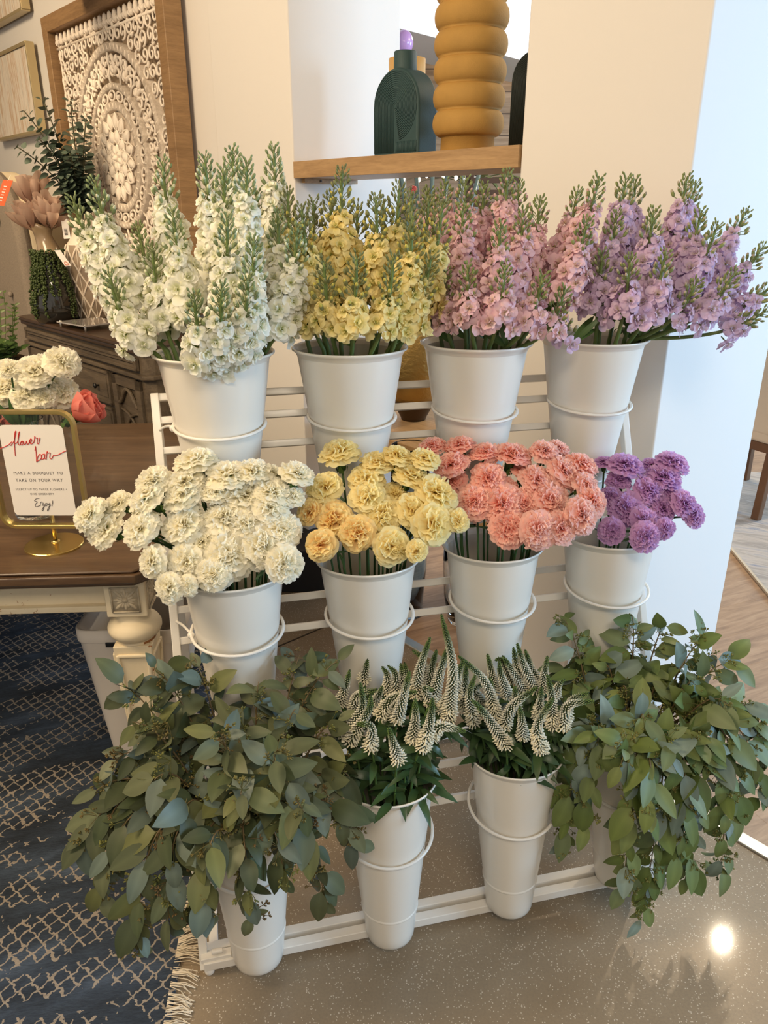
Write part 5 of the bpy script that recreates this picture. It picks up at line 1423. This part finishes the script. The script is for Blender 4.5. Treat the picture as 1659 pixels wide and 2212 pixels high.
for ix in range(3):
    for iz in range(5): b.ball(hb(.22 + ix * .26 + .13 * (iz % 2), hbd * 1.12, HT - .28 - iz * .2), .016, .016, .016, n=8, m=6)
part('button', b, M['linen'], hd_, smooth=True)
b = MB(); b.poly([hb(0, .03 + hbd * .08, .2), hb(0, hbd * .5, .2), hb(0, hbd * .5, HT - .5), hb(0, .03 + hbd * .08, HT - .5)], .004, -hbx); part('side_panel', b, plain('beige_paint', (184, 166, 134), .6), hd_)

# ------------------------------------------------------------------ the wall opening: shelf and vases
M['oak'] = wood('oak_laminate', (150, 118, 82), (188, 154, 112), .45, (1.5, 10, 10), (0, 0, WA), 3, .03)
M['oak2'] = wood('oak_laminate_shelf', (150, 118, 80), (190, 156, 112), .45, (1.6, 16, 16), (0, 0, -R(131)), 2.6, .03)
ZSH = 1.714
SD_ = .30
sf = thing('wall_shelf', 'thick oak shelf spanning the wall opening, carrying the coloured vases', 'shelf', wall(1.06, ZSH - .056, -.15))
b = MB(); b.box(wall((1.612 + .518) / 2, ZSH - .029, .006 - SD_ / 2), (1.612 - .518, SD_, .058), WD, WE, ZZ)
part('board', b, M['oak2'], sf, bevel=.0015)
b = MB(); b.box(wall(1.60, ZSH - .066, -SD_ / 2 - .01), (.022, SD_ - .04, .016), WD, WE, ZZ); part('cleat', b, M['oak2'], sf, bevel=.001)
b = MB()
for f in (.35, .8): b.lathe([(.004, 0), (.004, .002)], 10, origin=wall(1.588, ZSH - .066, -SD_ * f), axis=-WD, cap=(True, True))
part('screw', b, M['black'], sf)
def shelf_at(px, off):
    d = ray(px, 300); t = np.dot((WC - WE * off) - EYE, WE) / np.dot(d, WE); q = EYE + d * t
    q[2] = ZSH; return q
mv = shelf_at(1010, -.17); k_ = pxr(mv, 1)
M['mustard'] = plain('mustard_clay', (178, 138, 70), .8, var=.10, vscale=14, bump=.25, bscale=240)
mvs = thing('ribbed_vase', 'tall mustard yellow vase of stacked rounded rings on the oak shelf', 'vase', mv)
b = MB(); prof = [(.001, 0), (57 * k_, 0), (58 * k_, .003)]
pit = 47.5 * k_ * 1.02; z0 = .050
prof.append((57 * k_, z0))
for q in range(8):
    for a in np.linspace(-1.25, 1.25, 9): prof.append(((55 + 21 * math.cos(a) ** .8) * k_, z0 + pit * (q + .5) + pit * .5 * math.sin(a) / math.sin(1.25)))
zt = z0 + pit * 8; prof += [(50 * k_, zt), (50 * k_, zt + .03), (46 * k_, zt + .03), (46 * k_, zt - .1)]
b.lathe(prof, 64, origin=mv); part('body', b, M['mustard'], mvs, smooth=True)
def arch_bottle(px, off, wpx, hpx, label, col, neck=True, name='arched_bottle_vase'):
    c = shelf_at(px, off); k = pxr(c, 1) ; W = wpx * k / abs(WD[0]) * .62; Hh = hpx * k * 1.0; T = W * .40
    t = thing(name, label, 'vase', c)
    Xb, Nb = -WD, -WE
    def q(x, z, y=0.0): return c + Xb * x + Nb * y + [0, 0, z]
    hb_ = Hh * .84; r_ = W / 2
    out = [(-r_, 0)] + [(-r_ * math.cos(a), hb_ - r_ + r_ * math.sin(a)) for a in np.linspace(0, 3.1416, 22)] + [(r_, 0)]
    b = MB(); b.poly([q(x, z, -T / 2) for x, z in out], T, Nb); part('body', b, col, t, bevel=.010, seg=3)
    b = MB()
    for i in range(17):                                        # combed arcs on the face, swept round one side
        rr_ = r_ * (.06 + .054 * i); zc = hb_ - r_
        P = [q(rr_ * math.cos(a), zc + rr_ * math.sin(a), T / 2 + .0005) for a in np.linspace(-1.35, 3.1416, 20)]
        P.append(q(-rr_, .012, T / 2 + .0005)); b.tube(P, .0021, 5)
        b.tube([q(rr_ * math.cos(-1.35) + .0, zc + rr_ * math.sin(-1.35), T / 2), q(rr_ * .96, .012, T / 2 + .0005)] if False else [q(rr_, .012, T / 2 + .0003), q(rr_, max(.013, zc - r_ * .95 - .0), T / 2 + .0003)], .0019, 5)
    part('combed_grooves', b, col, t, smooth=True)
    b = MB(); b.lathe([(W * .17, hb_ - .015), (W * .165, Hh - .004), (W * .155, Hh), (W * .12, Hh), (W * .11, hb_)], 28, origin=c); part('neck', b, col, t, smooth=True)
M['teal_clay'] = plain('teal_clay', (42, 70, 72), .62, var=.1, vscale=20, bump=.12, bscale=200)
arch_bottle(874, -.13, 150, 198, 'dark teal arched bottle vase with combed rings on the oak shelf', M['teal_clay'])
arch_bottle(1156, -.17, 120, 222, 'dark bottle vase on the shelf, half hidden by the pillar', plain('black_green_clay', (24, 34, 30), .6, bump=.12, bscale=200))
cv = shelf_at(878, -.25); k_ = pxr(cv, 1)
b = MB(); zz_ = 190 * k_; b.lathe([(.001, 0), (30 * k_, 0), (40 * k_, zz_ * .55), (38 * k_, zz_ * .8), (38 * k_, zz_ * 1.0), (35 * k_, zz_), (34 * k_, zz_ * .8)], 36, origin=cv)
o = part('tan_vase', b, plain('tan_clay', (204, 162, 96), .6), None, smooth=True); tag(o, 'tan wide-necked vase standing behind the teal bottle vase', 'vase')

# ------------------------------------------------------------------ beyond the opening
tcn = at_z(893, 905, .72)
ct = thing('console_table', 'light oak table in the far room carrying the gold vase', 'table', tcn * [1, 1, 0])
b = MB(); b.box(tcn - WD * .2 + WE * .12 - [0, 0, .02], (.94, .8, .04), WD, WE, ZZ); part('tabletop', b, M['oak2'], ct, bevel=.004)
for sx in (-.63, .23):
    for sy in (-.24, .48):
        b = MB(); p = tcn + WD * sx + WE * sy; b.bar(p * [1, 1, 0], p * [1, 1, 0] + [0, 0, .68], .05, .05); part('leg', b, M['oak2'], ct, bevel=.003)
k_ = pxr(tcn, 1)
M['gold'] = plain('hammered_gold', (168, 138, 80), .34, .9, bump=.7, bscale=70)
gv = thing('gold_vase', 'large hammered gold vase on a dark foot behind the yellow and pink stock buckets', 'vase', tcn)
b = MB(); b.lathe([(26 * k_, .058), (40 * k_, .075), (56 * k_, .14), (60 * k_, .24), (58 * k_, .34), (50 * k_, .42), (44 * k_, .46), (46 * k_, .49), (42 * k_, .49)], 44, origin=tcn); part('body', b, M['gold'], gv, smooth=True)
b = MB(); b.lathe([(.001, .0), (26 * k_, 0), (28 * k_, .012), (40 * k_, .055), (46 * k_, .075), (26 * k_, .085)], 36, origin=tcn); part('foot', b, plain('dark_bronze', (72, 54, 36), .4, .6), gv, smooth=True)
def floor_vase(px, py, topy, rpx, label, mat, name='floor_vase'):
    p = at_z(px, py, 0); h = at_y(px, topy, p[1])[2]; r = rpx * pxr(p, 1)
    t = thing(name, label, 'vase', p)
    b = MB(); b.lathe([(.001, .012), (r * .62, .0), (r * .72, .004), (r * .92, h * .3), (r, h * .7), (r * .95, h), (r * .92, h), (r * .95, h * .7), (r * .86, h * .3), (r * .6, .02), (.001, .02)], 36, origin=p + [0, 0, .001]); part('body', b, mat, t, smooth=True)
floor_vase(882, 1326, 962, 40, 'tall clear bluish glass floor vase behind the yellow carnations', M['blue_glass'])
floor_vase(1003, 1340, 1150, 50, 'clear glass floor vase half hidden behind the pink carnation bucket', M['glass'])
bx = at_z(690, 1282, 0); bz = at_y(690, 1192, bx[1])[2]
b = MB(); b.box(bx + [-.10 * 1, .16, bz / 2], (.28, .30, bz), (1, 0, 0), (0, 1, 0), ZZ); 
o = part('storage_cube', b, plain('black_box', (26, 26, 30), .5), None, bevel=.006); o.rotation_euler = (0, 0, 0); tag(o, 'small black cube stool on the concrete at the foot of the wall end', 'stool')
# lilac globe, palm, slatted screen, string bulbs, glass stems, red flower in the far room
def far(px, py, Y): return at_y(px, py, Y)
p = far(872, 92, 4.6); r_ = pxr(p, 21)
bl = thing('balloon', 'lilac balloon showing above the teal bottle vase', 'balloon', p * [1, 1, 0])
b = MB(); b.ball(p, r_, r_, r_ * 1.15, n=24, m=16); part('skin', b, plain('lilac_latex', (186, 148, 206), .25, coat=.4), bl, smooth=True)
b = MB(); b.tube([p - [0, 0, r_ * 1.1], [p[0] + .03, p[1], p[2] * .5], p * [1, 1, 0]], .003, 5); part('ribbon', b, M['card'], bl)
pa = far(1020, 420, 6.6) * [1, 1, 0]
pt = thing('potted_palm', 'green potted palm in the far room behind the mustard vase', 'plant', pa)
b = MB(); b.lathe([(.001, 0), (.13, 0), (.17, .36), (.15, .36), (.001, .33)], 28, origin=pa); part('pot', b, plain('pot_grey', (150, 144, 136), .7), pt, smooth=True)
b = MB(); b.tube([pa + [0, 0, .33], pa + [0, 0, 1.75]], .02, 8, col=np.append(lc(96, 84, 60), 1)); part('stem', b, M['stem'], pt, smooth=True)
b = MB()
for k in range(26):
    a = k * 2.4; blade(b, pa + [0, 0, 1.7], [math.cos(a), math.sin(a), 1.1 + .5 * math.sin(k)], [-math.cos(a), -math.sin(a), .8], rnd.uniform(.55, .75), .05, lc(104, 122, 66) * rnd.uniform(.7, 1.15), .2, 1.1, 10)
part('fronds', b, M['leaf'], pt, smooth=True)
sw = far(1078, 420, 5.6)
sc_ = thing('slatted_screen', 'dark brown slatted wood screen in the far room beside the pillar', 'screen', sw * [1, 1, 0])
M['darkwood'] = plain('dark_wood', (84, 58, 38), .5, var=.2)
for k in range(22):
    b = MB(); z = .3 + k * .075; b.box([sw[0] + .06, sw[1], z], (.52, .03, .034)); part('slat', b, M['darkwood'], sc_)
for x in (-.2, .32): b = MB(); b.box([sw[0] + x, sw[1] + .02, 1.0], (.05, .04, 2.0)); part('post', b, M['darkwood'], sc_)
b = MB(); cw_ = far(1015, 430, 5.9); b.box([cw_[0], cw_[1], 1.1], (.12, .12, 2.2)); o = part('display_post', b, M['wall'], None, bevel=.004); tag(o, 'white display post in the far room beside the slatted screen', 'post')
em = NT('bulb_glow'); em.set(color=(1, .9, .7, 1), emisc=(1, .85, .55, 1), emis=9.0)
sl2 = thing('string_lights', 'string of small glowing bulbs under the shelf line in the far room', 'lights', far(940, 385, 4.9))
P_ = [far(x, y, 4.9) for x, y in ((855, 392), (872, 386), (905, 388), (922, 379), (958, 380), (985, 384), (1001, 382), (1030, 392))]
b = MB(); b.tube(catmull([q + [0, 0, .03] for q in P_], 5), .003, 4); b.tube([P_[0] + [0, 0, .03], [P_[0][0], P_[0][1], HC]], .003, 4); part('wire', b, M['black'], sl2)
for q in P_[1:-1]: b = MB(); b.ball(q, .009, .009, .015, n=10, m=7); part('bulb', b, em.m, sl2, smooth=True)
gs = far(932, 470, 4.2)
gl = thing('glass_tubes', 'cluster of slim green glass stems standing in the far room', 'glass stems', gs * [1, 1, 0])
b = MB(); b.box([gs[0], gs[1], .5], (.4, .4, 1.0)); part('plinth', b, M['wall'], gl, bevel=.004)
for k in range(7): b = MB(); a = (k - 3) * .06; b.tube([[gs[0] + a * .4, gs[1] + .03 * (k % 3), 1.0], [gs[0] + a * 1.4, gs[1] + .03 * (k % 3), 1.78]], .011, 8); part('tube', b, plain('sea_glass', (110, 128, 120), .2, coat=.4) if k == 0 else bpy.data.materials['sea_glass'], gl, smooth=True)
rp = far(893, 412, 4.0)
rf = thing('red_flower', 'small red and orange paper flower below the shelf end', 'flower', rp - [0, 0, .5])
inst('bloom', PEONY, rf, m4(frame_from([0, -1, .3]), np.array([0, 0, .5]), .03)); b = MB(); b.tube([rp - [0, 0, .5], rp], .003, 5, col=np.append(lc(80, 100, 60), 1)); part('stem', b, M['stem'], rf)
b = MB(); b.box(rp - [0, 0, .5] - [0, 0, (rp[2] - .5) / 2], (.2, .2, rp[2] - .5)); o = part('plinth', b, M['wall'], None, bevel=.004); tag(o, 'white plinth in the far room below the red flower', 'plinth')

# ------------------------------------------------------------------ chair past the pillar
ch0 = at_z(1638, 1120, .008)
chr_ = thing('dining_chair', 'cream upholstered dining chair with brown legs on the grey rug beyond the pillar', 'chair', ch0 + [.28, .25, 0])
M['oatmeal'] = plain('oatmeal_fabric', (206, 192, 174), .9, bump=.2, bscale=300); M['leg_wood'] = plain('leg_wood', (104, 72, 48), .45, var=.15)
xq = unit(np.array([.88, .47, 0])); yq = np.array([-xq[1], xq[0], 0])
def cq(x, y, z): return ch0 + xq * x + yq * y + [0, 0, z - .0]
for x, y in ((0, 0), (.46, 0), (0, .46), (.46, .46)):
    b = MB(); b.bar(cq(x - .02 if x == 0 else x + .02, y, 0), cq(x + .01, y, .40), .035, .045, yq); part('leg', b, M['leg_wood'], chr_, bevel=.004)
b = MB()
for a, c_ in (((0, 0), (.46, 0)), ((0, .46), (.46, .46)), ((0, 0), (0, .46)), ((.46, 0), (.46, .46))): b.bar(cq(*a, .385), cq(*c_, .385), .03, .05)
part('seat_rail', b, M['leg_wood'], chr_, bevel=.003)
b = MB(); b.box(cq(.23, .23, .465), (.54, .54, .11), xq, yq, ZZ); part('seat', b, M['oatmeal'], chr_, bevel=.03, seg=3)
b = MB(); b.box(cq(-.0, .23, .78), (.09, .54, .66), xq, yq, ZZ); part('backrest', b, M['oatmeal'], chr_, bevel=.03, seg=3)
